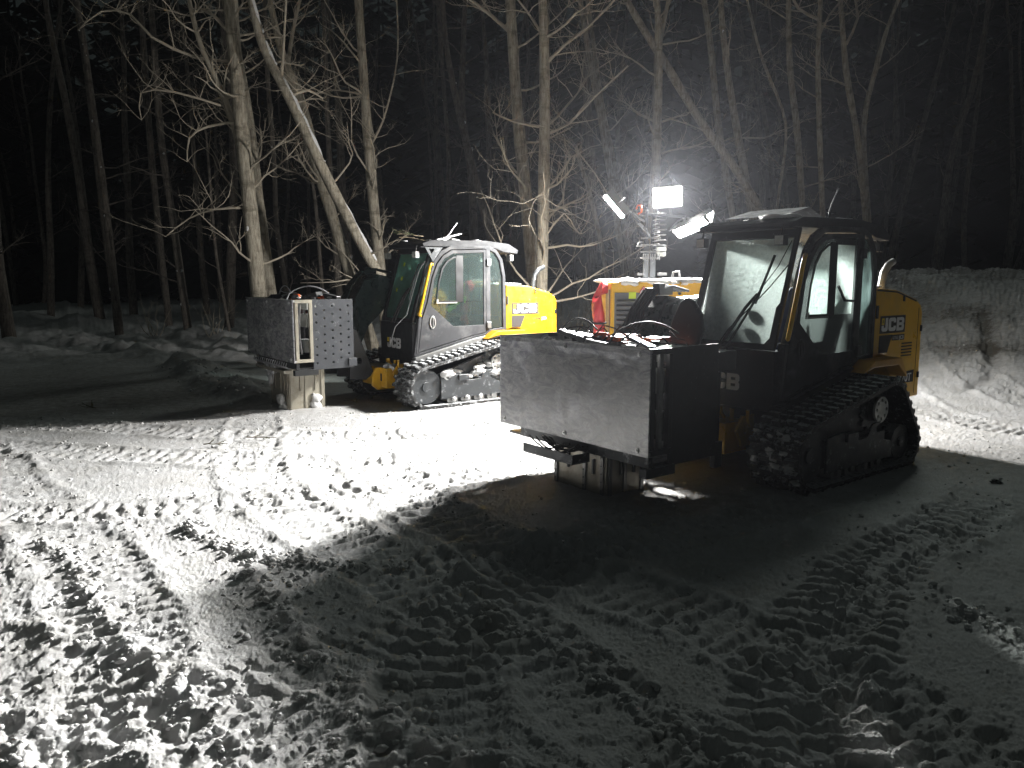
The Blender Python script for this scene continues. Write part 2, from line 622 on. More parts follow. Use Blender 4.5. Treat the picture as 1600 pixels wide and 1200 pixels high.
# tracks of the loaders in the snow: centre lines, half width, tread pitch, depth
TREADS = [
    ([(3.9, 5.9), (2.9, 5.0), (1.9, 4.1), (1.1, 2.9), (.6, 1.4)], .23, .125, .05),
    ([(5.2, 5.0), (4.0, 3.9), (3.1, 2.6), (2.7, 1.0)], .23, .125, .05),
    ([(1.2, 5.3), (.2, 4.3), (-.3, 3.2), (-.2, 2.0)], .23, .13, .05),
    ([(2.9, 6.0), (1.5, 5.1), (.5, 4.5), (-.6, 4.3)], .2, .125, .04),
    ([(-3.2, 9.5), (-2.2, 6.4), (-1.1, 4.7), (0.1, 3.2), (1.0, 1.6), (1.4, 0.4)], .24, .13, .045),
    ([(-1.6, 7.6), (-0.5, 5.2), (0.75, 3.8), (1.6, 2.6), (2.4, 1.0)], .24, .13, .045),
    ([(3.2, 5.2), (2.2, 4.3), (1.4, 3.0), (1.0, 1.2)], .22, .12, .04),
    ([(4.6, 4.4), (3.2, 3.6), (2.4, 2.6), (1.9, 1.2)], .23, .12, .045),
    ([(-6.2, 8.4), (-4.2, 6.2), (-2.7, 4.6), (-1.7, 3.2), (-1.2, 2.0)], .24, .12, .03),
    ([(-4.4, 3.9), (-3.0, 3.45), (-1.6, 2.9), (-0.6, 2.4), (0.3, 1.9)], .22, .12, .035),
    ([(-8, 7.2), (-5.4, 5.9), (-3.6, 5.3), (-1.8, 5.6), (0.2, 6.6)], .22, .13, .028),
    ([(-9, 10.4), (-6, 8.9), (-3.5, 8.2), (-1.2, 8.0), (0.6, 8.8)], .24, .14, .03),
    ([(-8.5, 9.0), (-5.5, 7.6), (-3, 7.0), (-0.8, 6.9), (1.2, 7.8)], .22, .13, .028),
    ([(7.5, 6.3), (5.8, 7.6), (5.2, 9.5), (6.2, 13)], .24, .13, .03),
    ([(9, 7.6), (7.2, 8.6), (6.5, 10), (7.6, 14)], .24, .13, .03),
    ([(4.4, 2.4), (3.0, 2.1), (1.4, 1.9), (-0.2, 2.2)], .2, .12, .035),
    ([(-2.4, 2.4), (-1.6, 2.6), (-0.7, 3.3), (0.4, 4.6), (1.0, 5.4)], .2, .12, .03),
]
RIDGES = [
    ([(-1.5, 4.2), (-1.25, 3.85), (-0.85, 3.2), (-0.55, 2.8), (-0.2, 2.4), (0.2, 1.9)], .06, .07),
    ([(-3.0, 4.7), (-2.65, 4.4), (-2.1, 3.7), (-1.5, 3.05), (-0.95, 2.5)], .045, .05),
    ([(-2.9, 3.3), (-2.2, 2.8), (-1.5, 2.3)], .04, .05),
    ([(-2.2, 5.0), (-1.7, 4.5), (-1.2, 4.3), (-0.6, 4.2)], .05, .04),
    ([(-0.2, 3.7), (0.4, 3.0), (0.9, 2.2)], .045, .05),
    ([(1.9, 4.2), (2.4, 3.4), (3.2, 2.6)], .045, .06),
    ([(-11.5, 20), (-9, 17.8), (-7.1, 15.6), (-5.2, 13.2), (-3.9, 11.2)], .22, .38),
    ([(-6.4, 14.6), (-5.3, 12.9), (-4.2, 11.2), (-3.2, 10.3)], .30, .30),
    ([(-19, 29), (-14, 26), (-9.5, 22.8), (-6.4, 18.4)], .3, .6),
]


def terrain(x, y):
    z = 0.025 * fbm(x * .35, y * .35, 3, 3)
    r = np.hypot(x, y)
    hill = sstep(0.0, 1.0, (x - 3.6 - 0.12 * (y - 9)) / 5.0) * sstep(7.6, 17.5, y)
    z = z * (1 - 0.6 * np.exp(-((x - 1) ** 2 + (y - 8) ** 2) / 20)) + 1.75 * hill
    z = z + 0.10 * hill * fbm(x * .6, y * .4, 31, 3)
    # dark scraped groove on the hill
    gd, gl = pathd(x, y, [(5.9, 10.1), (6.9, 10.9), (7.8, 12.6), (8.3, 13.6)])
    z = z - 0.05 * np.exp(-(gd / .10) ** 2) * sstep(0, .8, gl) + 0.015 * np.exp(-((gd + .25) / .14) ** 2)
    wood = sstep(14, 22, y) * sstep(-9, 0, x) * (1 - hill)
    z = z + wood * (0.045 * (y - 14)).clip(0, 1.6)
    wl = sstep(17, 30, y) * (1 - sstep(-9, 0, x))
    z = z + wl * 0.25 * fbm(x * .25, y * .25, 8, 3) + 0.012 * wl * (y - 17)
    z = z + sstep(13, 17, y) * 0.12 * fbm(x * .7, y * .7, 12, 4)
    return z


def ground_z(x, y):
    return float(terrain(np.array([float(x)]), np.array([float(y)]))[0])


def build_ground():
    # polar sheet: fine where the loaders work, coarse to the far woods
    f = 768.0
    v = np.concatenate([np.arange(H1 := 1278 / 2.15, 168, -1.05), np.arange(168, 46, -.62)])
    rr = np.concatenate([np.linspace(0.02, 2.1, 26), 1278 / v, 1278 / np.array([44, 41, 38, 35, 32, 29, 26, 23, 20, 18, 16, 14.])])
    rr = np.concatenate([rr, [110., 140.]])
    th = np.concatenate([np.linspace(-180, -48, 50)[:-1], np.linspace(-48, -38, 60)[:-1], np.degrees(np.arctan(np.linspace(math.tan(R(-38)), math.tan(R(38)), 1130))), np.linspace(38, 48, 60)[1:], np.linspace(48, 180, 50)[1:-1]])
    TH, RR = np.meshgrid(np.radians(th), rr)
    x, y = (RR * np.sin(TH)).ravel(), (RR * np.cos(TH)).ravel()
    z = terrain(x, y)
    zt = z.copy()
    near = 1 - sstep(15, 22, y)
    # churned snow
    chop = fbm(x * 2.1, y * 2.1, 40, 4, .55)
    rough_mask = np.clip(0.55 + 0.6 * fbm(x * .5 + 3, y * .5, 50, 2), 0.18, 1.2)
    z = z + near * (0.006 * chop + 0.0050 * fbm(x * 7, y * 7, 60, 3, .6) * rough_mask)
    cm = np.zeros_like(z)
    tm = np.zeros_like(z)
    for pts, hw, pitch, depth in TREADS:
        pts = smooth_path(pts)
        xs = np.array([p[0] for p in pts]); ys = np.array([p[1] for p in pts])
        k = (x > xs.min() - 1) & (x < xs.max() + 1) & (y > ys.min() - 1) & (y < ys.max() + 1)
        if not k.any(): continue
        xx, yy = x[k], y[k]
        wob = 0.06 * fbm(xx * 2.6, yy * 2.6, 71, 4, .6)
        d, s = pathd(xx, yy, pts)
        d = d + wob * .8
        a = np.abs(d)
        ins = 1 - sstep(hw - .03, hw + .02, a)
        ph = (s + wob * .6) / pitch + 0.25 * np.where(np.abs(d) > hw * .45, 1, 0) * np.sign(d)
        prof = 0.5 - 0.5 * np.cos(2 * PI * ph)
        prof = np.clip(prof * 1.5 - .1, 0, 1) ** .8
        brk = np.clip(0.95 + .8 * fbm(xx * 1.6, yy * 1.6, 77, 3), 0.3, 1.05)
        depth = depth * .8
        zi = -depth * .75 + depth * 1.05 * prof * brk + 0.0075 * fbm(xx * 13, yy * 13, 78, 3)
        edge = np.exp(-((a - hw - .06) / .055) ** 2)
        fade = sstep(0, .6, s)
        z[k] = z[k] * 1.0 + fade * ins * zi + fade * edge * (0.008 + .018 * np.clip(.5 + fbm(xx * 3, yy * 3, 79, 3), 0, 1.2))
        cm[k] = np.maximum(cm[k], fade * edge)
        tm[k] = np.maximum(tm[k], fade * ins)
    for pts, h, w in RIDGES:
        pts = smooth_path(pts)
        d, s = pathd(x, y, pts)
        g = np.exp(-(d / w) ** 2)
        z = z + h * g * np.clip(.55 + .9 * fbm(x * (.5 / w) * .7, y * (.5 / w) * .7, 90, 3), 0.0, 1.3)
        cm = np.maximum(cm, np.exp(-(d / (w * 1.6)) ** 2))
    z = z + near * .0040 * fbm(x * 26, y * 26, 65, 3, .7) * (1 - .4 * tm)
    dens = np.clip(0.26 + 0.9 * cm + 0.5 * fbm(x * .8, y * .8, 95, 2), 0, 1.4)
    lo = sstep(0.12, 0.5, dens) * (1 - .75 * tm)
    z = z + near * lo * 0.15 * lumps(x, y, .085, .55, 101)
    z = z + near * (0.28 + .45 * lo) * 0.27 * lumps(x + .03, y, .042, .5, 111)
    z = z + near * (.5 - .25 * tm) * lumps(x, y, .023, .55, 121) * (1 - sstep(5, 8, np.hypot(x, y)))
    z = z + near * sstep(.75, 1.2, dens) * .10 * lumps(x, y, .17, .5, 131)
    zb = sstep(.4, 1.0, cm) * sstep(9.5, 11, y) * (1 - sstep(17, 20, y)) * (x < -2.5)
    z = z + zb * (.08 * lumps(x, y, .5, .5, 141) + .2 * lumps(x, y, .16, .5, 142))
    far = sstep(14, 18, y)
    z = z + far * (.14 * lumps(x, y, .9, .35, 151, .15, .45) + .07 * fbm(x * 2.2, y * 2.2, 152, 3))
    hillm = sstep(.15, .6, terrain(x, y)) * (x > 4) * (y < 22)
    z = z + hillm * (.045 * np.abs(fbm(x * 6, y * 1.6, 160, 4, .6)) + .08 * lumps(x, y, .09, .3, 161))
    vn = 1 - sstep(3.6, 5.6, np.hypot(x, y))
    z = z + vn * (.55 * lumps(x, y, .0135, .5, 181) + .0022 * fbm(x * 70, y * 70, 66, 2, .7))
    z = zt + (z - zt) * (1 - .36 * (1 - sstep(-1.2, .6, x + .25 * (y - 3))) * near)
    # dirt: driven mud and bark bits showing through, plus hood light painted into one patch
    dirt_and_hood_light = 0.10 + 0 * z
    dirt_and_hood_light += .62 * np.exp(-(((x + 5.2) / 3.4) ** 2 + ((y - 10.4) / 2.6) ** 2)) + .5 * np.exp(-(((x + 8.5) / 3) ** 2 + ((y - 14) / 3) ** 2))
    dirt_and_hood_light += 0.55 * np.exp(-(((x - 1.4) / 1.0) ** 2 + ((y - 5.6) / .55) ** 2))
    dirt_and_hood_light += 0.5 * np.exp(-(((x - 4.2) / 1.8) ** 2 + ((y - 7.0) / .6) ** 2))  # mud patch deepened to paint in amber light off the yellow hood
    gd, gl = pathd(x, y, [(5.9, 10.1), (6.9, 10.9), (7.8, 12.6), (8.3, 13.6)])
    dirt_and_hood_light += .35 * np.exp(-(gd / .13) ** 2) * sstep(0, .8, gl)
    dirt_and_hood_light += hillm * .5 + .45 * hillm * np.clip(fbm(x * .7, y * .7, 170, 3), 0, 1)
    dirt_and_hood_light += far * .35
    dirt_and_hood_light = np.clip(dirt_and_hood_light, 0, 1.2)
    nr, nc = len(rr), len(th)
    verts = np.stack([x, y, z], 1).astype(np.float32)
    i = np.arange(nr - 1)[:, None] * nc + np.arange(nc)[None, :]
    j = np.arange(nr - 1)[:, None] * nc + (np.arange(nc)[None, :] + 1) % nc
    q = np.stack([i, i + nc, j + nc, j], -1).reshape(-1, 4)
    me = bpy.data.meshes.new('snow_ground')
    me.vertices.add(len(verts))
    me.vertices.foreach_set('co', verts.ravel())
    me.loops.add(q.size)
    me.loops.foreach_set('vertex_index', q.ravel().astype(np.int32))
    me.polygons.add(len(q))
    me.polygons.foreach_set('loop_start', np.arange(0, q.size, 4, dtype=np.int32))
    me.polygons.foreach_set('use_smooth', np.ones(len(q), bool))
    at_ = me.attributes.new('dirt_and_hood_light', 'FLOAT', 'POINT')
    at_.data.foreach_set('value', dirt_and_hood_light.astype(np.float32))
    me.update(calc_edges=True)
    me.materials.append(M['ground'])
    o = bpy.data.objects.new('snow_ground', me)
    col.objects.link(o)
    tag(o, 'churned white snow ground with track prints', kind='structure')
    print('ground tris', len(q) * 2)
    return verts


GV = build_ground()
# flat coloured ring far out is covered by the sheet itself (140 m)


def scatter_clods():
    rn = random.Random(9)
    mb = MB()
    pts = []
    for pts_, h, w in RIDGES[:6]:
        sp = smooth_path(pts_, 30)
        for _ in range(230):
            p = rn.choice(sp)
            pts.append((p[0] + rn.gauss(0, w * 1.5), p[1] + rn.gauss(0, w * 1.7), rn.uniform(.005, .022)))
    for pts_, hw, pitch, depth in TREADS:
        sp = smooth_path(pts_, 30)
        for _ in range(110):
            p = rn.choice(sp)
            a = rn.uniform(0, 6.28)
            pts.append((p[0] + math.cos(a) * hw * 1.2, p[1] + math.sin(a) * hw * 1.2, rn.uniform(.005, .016)))
    for _ in range(1300):
        pts.append((rn.uniform(-6, 5), rn.uniform(2, 10), rn.uniform(.005, .016)))
    for _ in range(110):
        t = rn.random()
        pts.append((-6.2 + 3.0 * t + rn.gauss(0, .35), 14.2 - 4.0 * t + rn.gauss(0, .35), rn.uniform(.01, .035)))
    for i, (x, y, r) in enumerate(pts):
        z = None
        vs, fs = ICO[1]
        ph = rn.uniform(0, 6)
        sx, sy, szz = rn.uniform(.7, 1.3), rn.uniform(.7, 1.3), rn.uniform(.6, 1.0)
        k = clod_z(x, y)
        mb.add([(x + p[0] * r * sx * (1 + .3 * math.sin(7 * p[1] + ph)), y + p[1] * r * sy * (1 + .3 * math.sin(6 * p[2] + ph)), k + r * .2 + p[2] * r * szz) for p in vs], fs, 0, True)
    o = mb.build('snow_clods', M['snow'])
    tag(o, 'loose lumps of snow scattered over the churned ground', 'snow', kind='stuff')


def make_lookup():
    k = (np.abs(GV[:, 0]) < 12) & (GV[:, 1] > 1) & (GV[:, 1] < 18)
    P = GV[k]
    g = 0.04
    ix = ((P[:, 0] + 12) / g).astype(int)
    iy = (P[:, 1] / g).astype(int)
    grid = np.full((int(24 / g) + 1, int(18 / g) + 1), np.nan)
    grid[ix, iy] = P[:, 2]

    def f(x, y):
        i, j = int((x + 12) / g), int(y / g)
        for rad in (0, 1, 2, 3, 5):
            s = grid[max(0, i - rad):i + rad + 1, max(0, j - rad):j + rad + 1]
            if s.size and not np.all(np.isnan(s)):
                return float(np.nanmean(s))
        return ground_z(x, y)
    return f


clod_z = make_lookup()
scatter_clods()


# ------------------------------------------------------------------ lettering
def J_C_B(mb, o, U, V, N, h, t, mi, cap_w=None):
    """the three block letters, height h; returns total width"""
    s = h / 10.0

    def P(pts): return [(a * s, b * s) for a, b in pts]
    o, U, V, N = Vector(o), Vector(U), Vector(V), Vector(N)
    Jl = P([(4.6, 10), (4.6, 3.2), (4.1, 2.7), (2.6, 2.7), (2.6, 4.4), (0, 4.4), (0, 1.6), (.6, .6), (1.7, 0), (5.6, 0), (6.9, .6), (7.5, 1.8), (7.5, 10)])
    Cl = P([(17.6, 6.3), (17.6, 8.1), (17, 9.4), (15.8, 10), (10.4, 10), (9.2, 9.4), (8.6, 8.1), (8.6, 1.9), (9.2, .6), (10.4, 0), (15.8, 0), (17, .6), (17.6, 1.9), (17.6, 3.8), (14.7, 3.8), (14.7, 2.7), (11.5, 2.7), (11.5, 7.3), (14.7, 7.3), (14.7, 6.3)])
    Bl = P([(18.7, 0), (26, 0), (27.3, .6), (27.9, 1.8), (27.9, 4), (27.1, 5.1), (27.9, 6.1), (27.9, 8.2), (27.3, 9.4), (26, 10), (18.7, 10)])
    B1 = P([(21.5, 2.3), (25, 2.3), (25, 4), (21.5, 4)])
    B2 = P([(21.5, 6.1), (25, 6.1), (25, 7.8), (21.5, 7.8)])
    mb.plate(Jl, [], o, U, V, N, t, mi)
    mb.plate(Cl, [], o, U, V, N, t, mi)
    mb.plate(Bl, [B1, B2], o, U, V, N, t, mi)
    return 27.9 * s


def text_obj(name, body, size, mtx, material, parent, sx=1.0, bold=0.0):
    c = bpy.data.curves.new(name, 'FONT')
    c.body = body
    c.size = size
    c.extrude = 0.0012
    c.offset = bold
    c.align_x = 'LEFT'
    tmp = bpy.data.objects.new('tmp', c)
    col.objects.link(tmp)
    dg = bpy.context.evaluated_depsgraph_get()
    me = bpy.data.meshes.new_from_object(tmp.evaluated_get(dg))
    bpy.data.objects.remove(tmp)
    me.transform(mtx @ Matrix.Diagonal((sx, 1, 1, 1)))
    me.materials.clear()
    me.materials.append(material)
    o = bpy.data.objects.new(name, me)
    col.objects.link(o)
    if parent: o.parent = parent
    return o


def side_mtx(x, y, z):
    """text reading from the front of the machine to the back on its left side"""
    m = Matrix(((-1, 0, 0, x), (0, 0, 1, y), (0, 1, 0, z), (0, 0, 0, 1)))
    return m


XZ = dict(o=(0, 0, 0), U=(1, 0, 0), V=(0, 0, 1))


def hull(circles, n=48):
    pts = []
    for cx, cz, r in circles:
        pts += [(cx + r * math.cos(2 * PI * i / n), cz + r * math.sin(2 * PI * i / n)) for i in range(n)]
    pts = sorted(set(pts))

    def half(ps):
        h = []
        for p in ps:
            while len(h) > 1 and (h[-1][0] - h[-2][0]) * (p[1] - h[-2][1]) - (h[-1][1] - h[-2][1]) * (p[0] - h[-2][0]) <= 0: h.pop()
            h.append(p)
        return h[:-1]
    return half(pts) + half(pts[::-1])


def resample(loop, n):
    P = loop + [loop[0]]
    L = [0]
    for a, b in zip(P[:-1], P[1:]): L.append(L[-1] + math.dist(a, b))
    out = []
    j = 0
    for i in range(n):
        s = L[-1] * i / n
        while L[j + 1] < s: j += 1
        t = (s - L[j]) / (L[j + 1] - L[j])
        a, b = P[j], P[j + 1]
        tx, tz = b[0] - a[0], b[1] - a[1]
        l = math.hypot(tx, tz)
        out.append((a[0] + t * tx, a[1] + t * tz, tx / l, tz / l))
    return out


CIRC = [(.60, .30, .27), (-.55, .55, .26), (-.86, .23, .20)]
N_LUG = 46
lug_mesh = {}


def track(root, y0, y1, snowy):
    """belt with tread bars, wheels and frame between y0 (inner) and y1 (outer)"""
    rub = M['rubber_snowy'] if snowy else M['rubber']
    outer = hull([(c[0], c[1], c[2]) for c in CIRC])
    inner = hull([(c[0], c[1], c[2] - .032) for c in CIRC])
    po, pi_ = resample(outer, 96), resample(inner, 96)
    # match phases
    mb = MB()
    k0 = min(range(96), key=lambda k: math.dist(pi_[k][:2], po[0][:2]))
    pi_ = pi_[k0:] + pi_[:k0]
    vs = []
    for a, b in zip(po, pi_):
        vs += [(a[0], y0, a[1]), (a[0], y1, a[1]), (b[0], y1, b[1]), (b[0], y0, b[1])]
    fs = []
    for i in range(96):
        j = (i + 1) % 96
        for k in range(4):
            a, b = 4 * i + k, 4 * i + (k + 1) % 4
            c, d = 4 * j + (k + 1) % 4, 4 * j + k
            fs.append((a, b, c, d))
    mb.add(vs, fs, 0, False)
    belt = mb.build('track_belt', rub, root)
    key = snowy
    if key not in lug_mesh:
        lb = MB()
        w = y1 - y0
        nb = 4
        for k in range(nb):
            a = -w / 2 + w * k / nb
            off = .012 if k % 2 else -.012
            lb.add([(off - .030, a + .002, -.004), (off + .030, a + .002, -.004), (off + .030, a + w / nb - .006, -.004), (off - .030, a + w / nb - .006, -.004),
                    (off - .017, a + .006, .040), (off + .017, a + .006, .040), (off + .017, a + w / nb - .010, .040), (off - .017, a + w / nb - .010, .040)],
                   [(3, 2, 1, 0), (4, 5, 6, 7), (0, 1, 5, 4), (1, 2, 6, 5), (2, 3, 7, 6), (3, 0, 4, 7)])
        me = bpy.data.meshes.new('tread_bar')
        me.from_pydata(lb.v, [], lb.f)
        me.materials.append(rub)
        lug_mesh[key] = me
    for (x, z, tx, tz) in resample(outer, N_LUG):
        o = bpy.data.objects.new('tread_bar', lug_mesh[key])
        col.objects.link(o)
        o.parent = belt
        o.location = (x, (y0 + y1) / 2, z)
        # local x along the belt, z outwards (hull runs counter-clockwise seen with x right, z up)
        o.rotation_euler = (0, math.atan2(-tz, tx) + PI, 0)
    ym = (y0 + y1) / 2
    fr = MB()
    yo = y1 - .05
    sgn = 1 if y1 > 0 else -1
    a, b = (yo - .02, yo) if y1 > 0 else (y0 + .05, y0 + .07)
    fr.plate([(.40, .13), (.40, .42), (.13, .44), (.10, .36), (-.10, .35), (-.22, .36), (-.30, .46), (-.44, .47), (-.36, .42), (-.38, .36), (-.50, .30), (-.62, .28), (-.66, .13)], [], (0, a, 0), (1, 0, 0), (0, 0, 1), (0, 1, 0), b - a, 0)
    fr.box(-.62, .38, ym - .12, ym + .12, .16, .36, 0)
    fr.plate([(.46, .40), (-.36, .66), (-.80, .40), (-.70, .30), (.30, .34)], [], (0, ym - .02, 0), (1, 0, 0), (0, 0, 1), (0, 1, 0), .04, 0)
    fr.box(-.02, .14, min(a, b), b + .03 if sgn > 0 else b, .36, .43, 0)
    fr.build('track_frame', M['steel_dark'], root, .004)
    # front idler and rear wheel
    for (cx, cz, r) in ((CIRC[0][0], CIRC[0][1], .22), (CIRC[2][0], CIRC[2][1], .155)):
        w = MB()
        w.cyl((cx, ym - .14, cz), (cx, ym + .14, cz), r, 28)
        w.cyl((cx, ym - .16, cz), (cx, ym + .16, cz), r * .3, 14)
        w.build('idler_wheel', M['steel_dark'], root)
    for k in range(4):
        cx = .22 - k * .21
        w = MB()
        w.cyl((cx, ym - .15, .115), (cx, ym + .16, .115), .082, 20)
        w.cyl((cx, ym - .17, .115), (cx, ym + .185, .115), .028, 10)
        w.build('roller', M['steel_grey'], root)
    # sprocket with toothed ring and pale bolted disc
    s = MB()
    cx, cz = CIRC[1][0], CIRC[1][1]
    n = 13
    ring = []
    for i in range(n):
        for da, rr in ((0, .175), (.12, .20), (.30, .225), (.42, .20)):
            an = 2 * PI * i / n + da
            ring.append((cx + rr * math.cos(an), cz + rr * math.sin(an)))
    s.plate(ring, [], (0, ym - .04, 0), (1, 0, 0), (0, 0, 1), (0, 1, 0), .08)
    sp = s.build('drive_sprocket', M['steel_dark'], root)
    d = MB()
    circ = [(cx + .115 * math.cos(t * PI / 12), cz + .115 * math.sin(t * PI / 12)) for t in range(24)]
    holes = []
    for i in range(8):
        an = i * PI / 4
        hx, hz = cx + .082 * math.cos(an), cz + .082 * math.sin(an)
        holes.append([(hx + .017 * math.cos(q * PI / 4), hz + .017 * math.sin(q * PI / 4)) for q in range(8)])
    yy = y1 - .13 if y1 > 0 else y0 + .11
    d.plate(circ, holes, (0, yy, 0), (1, 0, 0), (0, 0, 1), (0, 1, 0), .02)
    d.build('hub_disc', M['rim'], sp, .002)
    d = MB()
    d.cyl((cx, ym, cz), (cx, yy - .003 if y1 > 0 else yy + .023, cz), .11, 20)
    d.build('hub_drum', M['black'], sp)


def ringpts(cx, cy, rx, ry, n=24):
    return [(cx + rx * math.cos(2 * PI * i / n), cy + ry * math.sin(2 * PI * i / n)) for i in range(n)]


def make_loader(pose, far, label):
    snowy = far
    root = empty('tracked_loader', (pose[0], pose[1], -.025), pose[2])
    tag(root, label, 'loader', 'yellow tracked loaders')
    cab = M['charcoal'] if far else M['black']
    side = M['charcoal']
    YS = .60      # cab side plane
    YR = -.34     # cab right side plane
    track(root, .54, .99, snowy)
    track(root, -.99, -.54, snowy)
    # ---- lower body
    b = MB()
    b.box(-1.5, .56, -.52, .52, .22, .62)
    b.plate([(.56, .62), (.56, .70), (-.33, .88), (-.86, .94), (-.86, .62)], [], (0, -.55, 0), (1, 0, 0), (0, 0, 1), (0, 1, 0), 1.08)
    b.build('chassis', M['black'], root, .01)
    b = MB()
    b.box(.565, .86, -.44, .30, .24, .50)
    b.plate([(.565, .50), (.92, .50), (.98, .40), (.98, .26), (.9, .2), (.565, .2)], [], (0, .08, 0), (1, 0, 0), (0, 0, 1), (0, 1, 0), .05)
    b.plate([(.565, .56), (.72, .56), (.80, .44), (.72, .3), (.565, .3)], [ringpts(.68, .45, .03, .045, 12)], (0, .34, 0), (1, 0, 0), (0, 0, 1), (0, 1, 0), .03)
    b.cyl((.7, .02, .50), (.7, .02, .60), .02, 10)
    b.cyl((.7, .24, .50), (.7, .24, .60), .02, 10)
    fx = b.build('front_axle_housing', M['yellow'], root, .012)
    b = MB(); b.box(.862, .866, .12, .17, .32, .42); b.build('warning_decal', M['decal'], fx)
    b = MB()
    b.tube([(.75, .43, .62), (.74, .43, .52), (.70, .42, .48)], .016, 8)
    b.tube([(.75, .16, .62), (.74, .16, .56), (.70, .16, .52)], .016, 8)
    b.split('lifting_hook', M['yellow'], root)
    # ---- front lower panel with letters
    b = MB()
    b.box(.54, .60, YR - .02, .555, .60, 1.10)
    b.box(.42, .54, YR - .02, .555, 1.04, 1.10)
    fp = b.build('front_panel', M['black'], root, .008)
    b = MB()
    J_C_B(b, (.601, -.16, .745), (0, 1, 0), (0, 0, 1), (1, 0, 0), .14, .003, 0)
    b.split('lettering', M['white'], fp)
    b = MB()
    b.plate([(0, 0), (.045, 0), (.045, .055), (0, .055)], [[(.014, .014), (.031, .014), (.031, .041), (.014, .041)]], (.601, -.158, .825), (0, 1, 0), (0, 0, 1), (1, 0, 0), .003)
    b.build('emblem', M['decal_yellow'], fp)
    # ---- cab side (door, pillars)
    O = [(.595, .66), (.60, .70), (.53, 1.15), (.44, 1.40), (.36, 1.72), (.28, 1.92), (.18, 2.04), (.03, 2.115), (-.60, 2.13), (-.72, 2.08), (-.82, 1.95), (-.87, 1.72), (-.885, .96), (-.75, .94), (-.33, .875)]
    D = [(.555, .705), (.49, 1.15), (.405, 1.38), (.325, 1.70), (.25, 1.88), (.155, 1.99), (.02, 2.065), (-.54, 2.085), (-.54, .935), (-.33, .905)]
    Q = [(-.615, 2.065), (-.69, 2.035), (-.77, 1.93), (-.82, 1.71), (-.83, 1.0), (-.615, .98)]
    b = MB()
    b.plate(O, [D, Q], (0, YS - .05, 0), (1, 0, 0), (0, 0, 1), (0, 1, 0), .05)
    frame = b.build('cab_frame', side, root, .008)
    Gp = [(.345, 1.325), (.29, 1.66), (.215, 1.83), (.125, 1.945), (.0, 2.01), (-.495, 2.035), (-.495, 1.05), (.0, 1.045)]
    Dd = [(x - .008 if x > 0 else x + .006, z) for x, z in D]
    Dd = [(.545, .72), (.482, 1.15), (.397, 1.37), (.317, 1.695), (.243, 1.872), (.15, 1.982), (.02, 2.055), (-.532, 2.075), (-.532, .945), (-.325, .915)]
    b = MB()
    b.plate(Dd, [Gp], (0, YS - .02, 0), (1, 0, 0), (0, 0, 1), (0, 1, 0), .03)
    door = b.build('door', side, root, .005)
    b = MB()
    Gi = [(x * .985 - .002, z) for x, z in Gp]
    b.plate(Gi, [], (0, YS - .008, 0), (1, 0, 0), (0, 0, 1), (0, 1, 0), .008)
    b.build('door_window', M['glass'] if far else M['clear'], door)
    # sliding pane with its frame
    b = MB()
    S = [(.265, 1.37), (.225, 1.64), (.17, 1.82), (.09, 1.92), (-.02, 1.975), (-.06, 1.975), (-.06, 1.37)]
    Si = [(.245, 1.39), (.21, 1.63), (.155, 1.80), (.08, 1.90), (-.02, 1.955), (-.045, 1.955), (-.045, 1.39)]
    b.plate(S, [Si], (0, YS + .004, 0), (1, 0, 0), (0, 0, 1), (0, 1, 0), .01)
    b.box(-.16, -.062, YS + .003, YS + .012, 1.37, 1.99)
    b.build('sliding_window_frame', M['black'], door)
    b = MB(); b.box(-.055, .268, YS + .002, YS + .022, 1.355, 1.37); b.box(.235, .262, YS + .015, YS + .022, 1.372, 1.41)
    b.build('window_sill', M['alu'] if far else M['steel_grey'], door)
    b = MB(); b.plate(Si, [], (0, YS + .006, 0), (1, 0, 0), (0, 0, 1), (0, 1, 0), .004)
    b.build('sliding_pane', M['glass'] if far else M['frosted'], door)
    b = MB(); b.box(-.44, -.165, YS + .002, YS + .007, 1.38, 1.97)
    b.build('fixed_pane', M['glass'] if far else M['frosted'], door)
    # upper bar and grab rail across the window
    if not far:
        b = MB(); b.tube([(-.17, YS + .03, 1.62), (-.28, YS + .03, 1.50), (-.44, YS + .03, 1.49)], .012, 8)
        b.box(-.44, -.13, YS + .013, YS + .022, 1.97, 2.02)
        b.build('inner_rail', M['black'], door)
    # oval handle
    b = MB()
    b.plate(ringpts(.325, 1.11, .045, .085), [ringpts(.325, 1.11, .030, .068)], (0, YS + .011, 0), (1, 0, 0), (0, 0, 1), (0, 1, 0), .012)
    h = b.build('door_handle', M['alu'] if far else M['black'], door, .003)
    b = MB(); b.box(.318, .332, YS + .012, YS + .03, 1.04, 1.18); b.build('grip', M['steel_grey'] if far else M['black'], h, .003)
    b = MB()
    for z in (1.0, 1.86): b.box(-.605, -.54, YS + .011, YS + .035, z, z + .09)
    b.split('door_hinge', M['steel_grey'] if far else M['black'], door, .004)
    b = MB(); b.plate([(x, z) for x, z in [(-.625, 2.05), (-.69, 2.02), (-.76, 1.92), (-.81, 1.71), (-.82, 1.01), (-.625, .99)]], [], (0, YS - .03, 0), (1, 0, 0), (0, 0, 1), (0, 1, 0), .008)
    b.build('quarter_window', M['glass'] if far else M['glass'], root)
    # ---- sill rail under the door
    b = MB()
    b.plate([(.60, .655), (.60, .62), (.5, .60), (-.35, .80), (-.88, .90), (-.88, .955), (-.75, .935), (-.33, .87)], [], (0, YS - .07, 0), (1, 0, 0), (0, 0, 1), (0, 1, 0), .10)
    b.build('sill_rail', M['steel_grey'] if far else M['black'], root, .006)
    # ---- windscreen and its frame: leaning plane from (.53,1.10) to (.23,2.06)
    P0, P1 = Vector((.572, 0, 1.10)), Vector((.275, 0, 2.10))
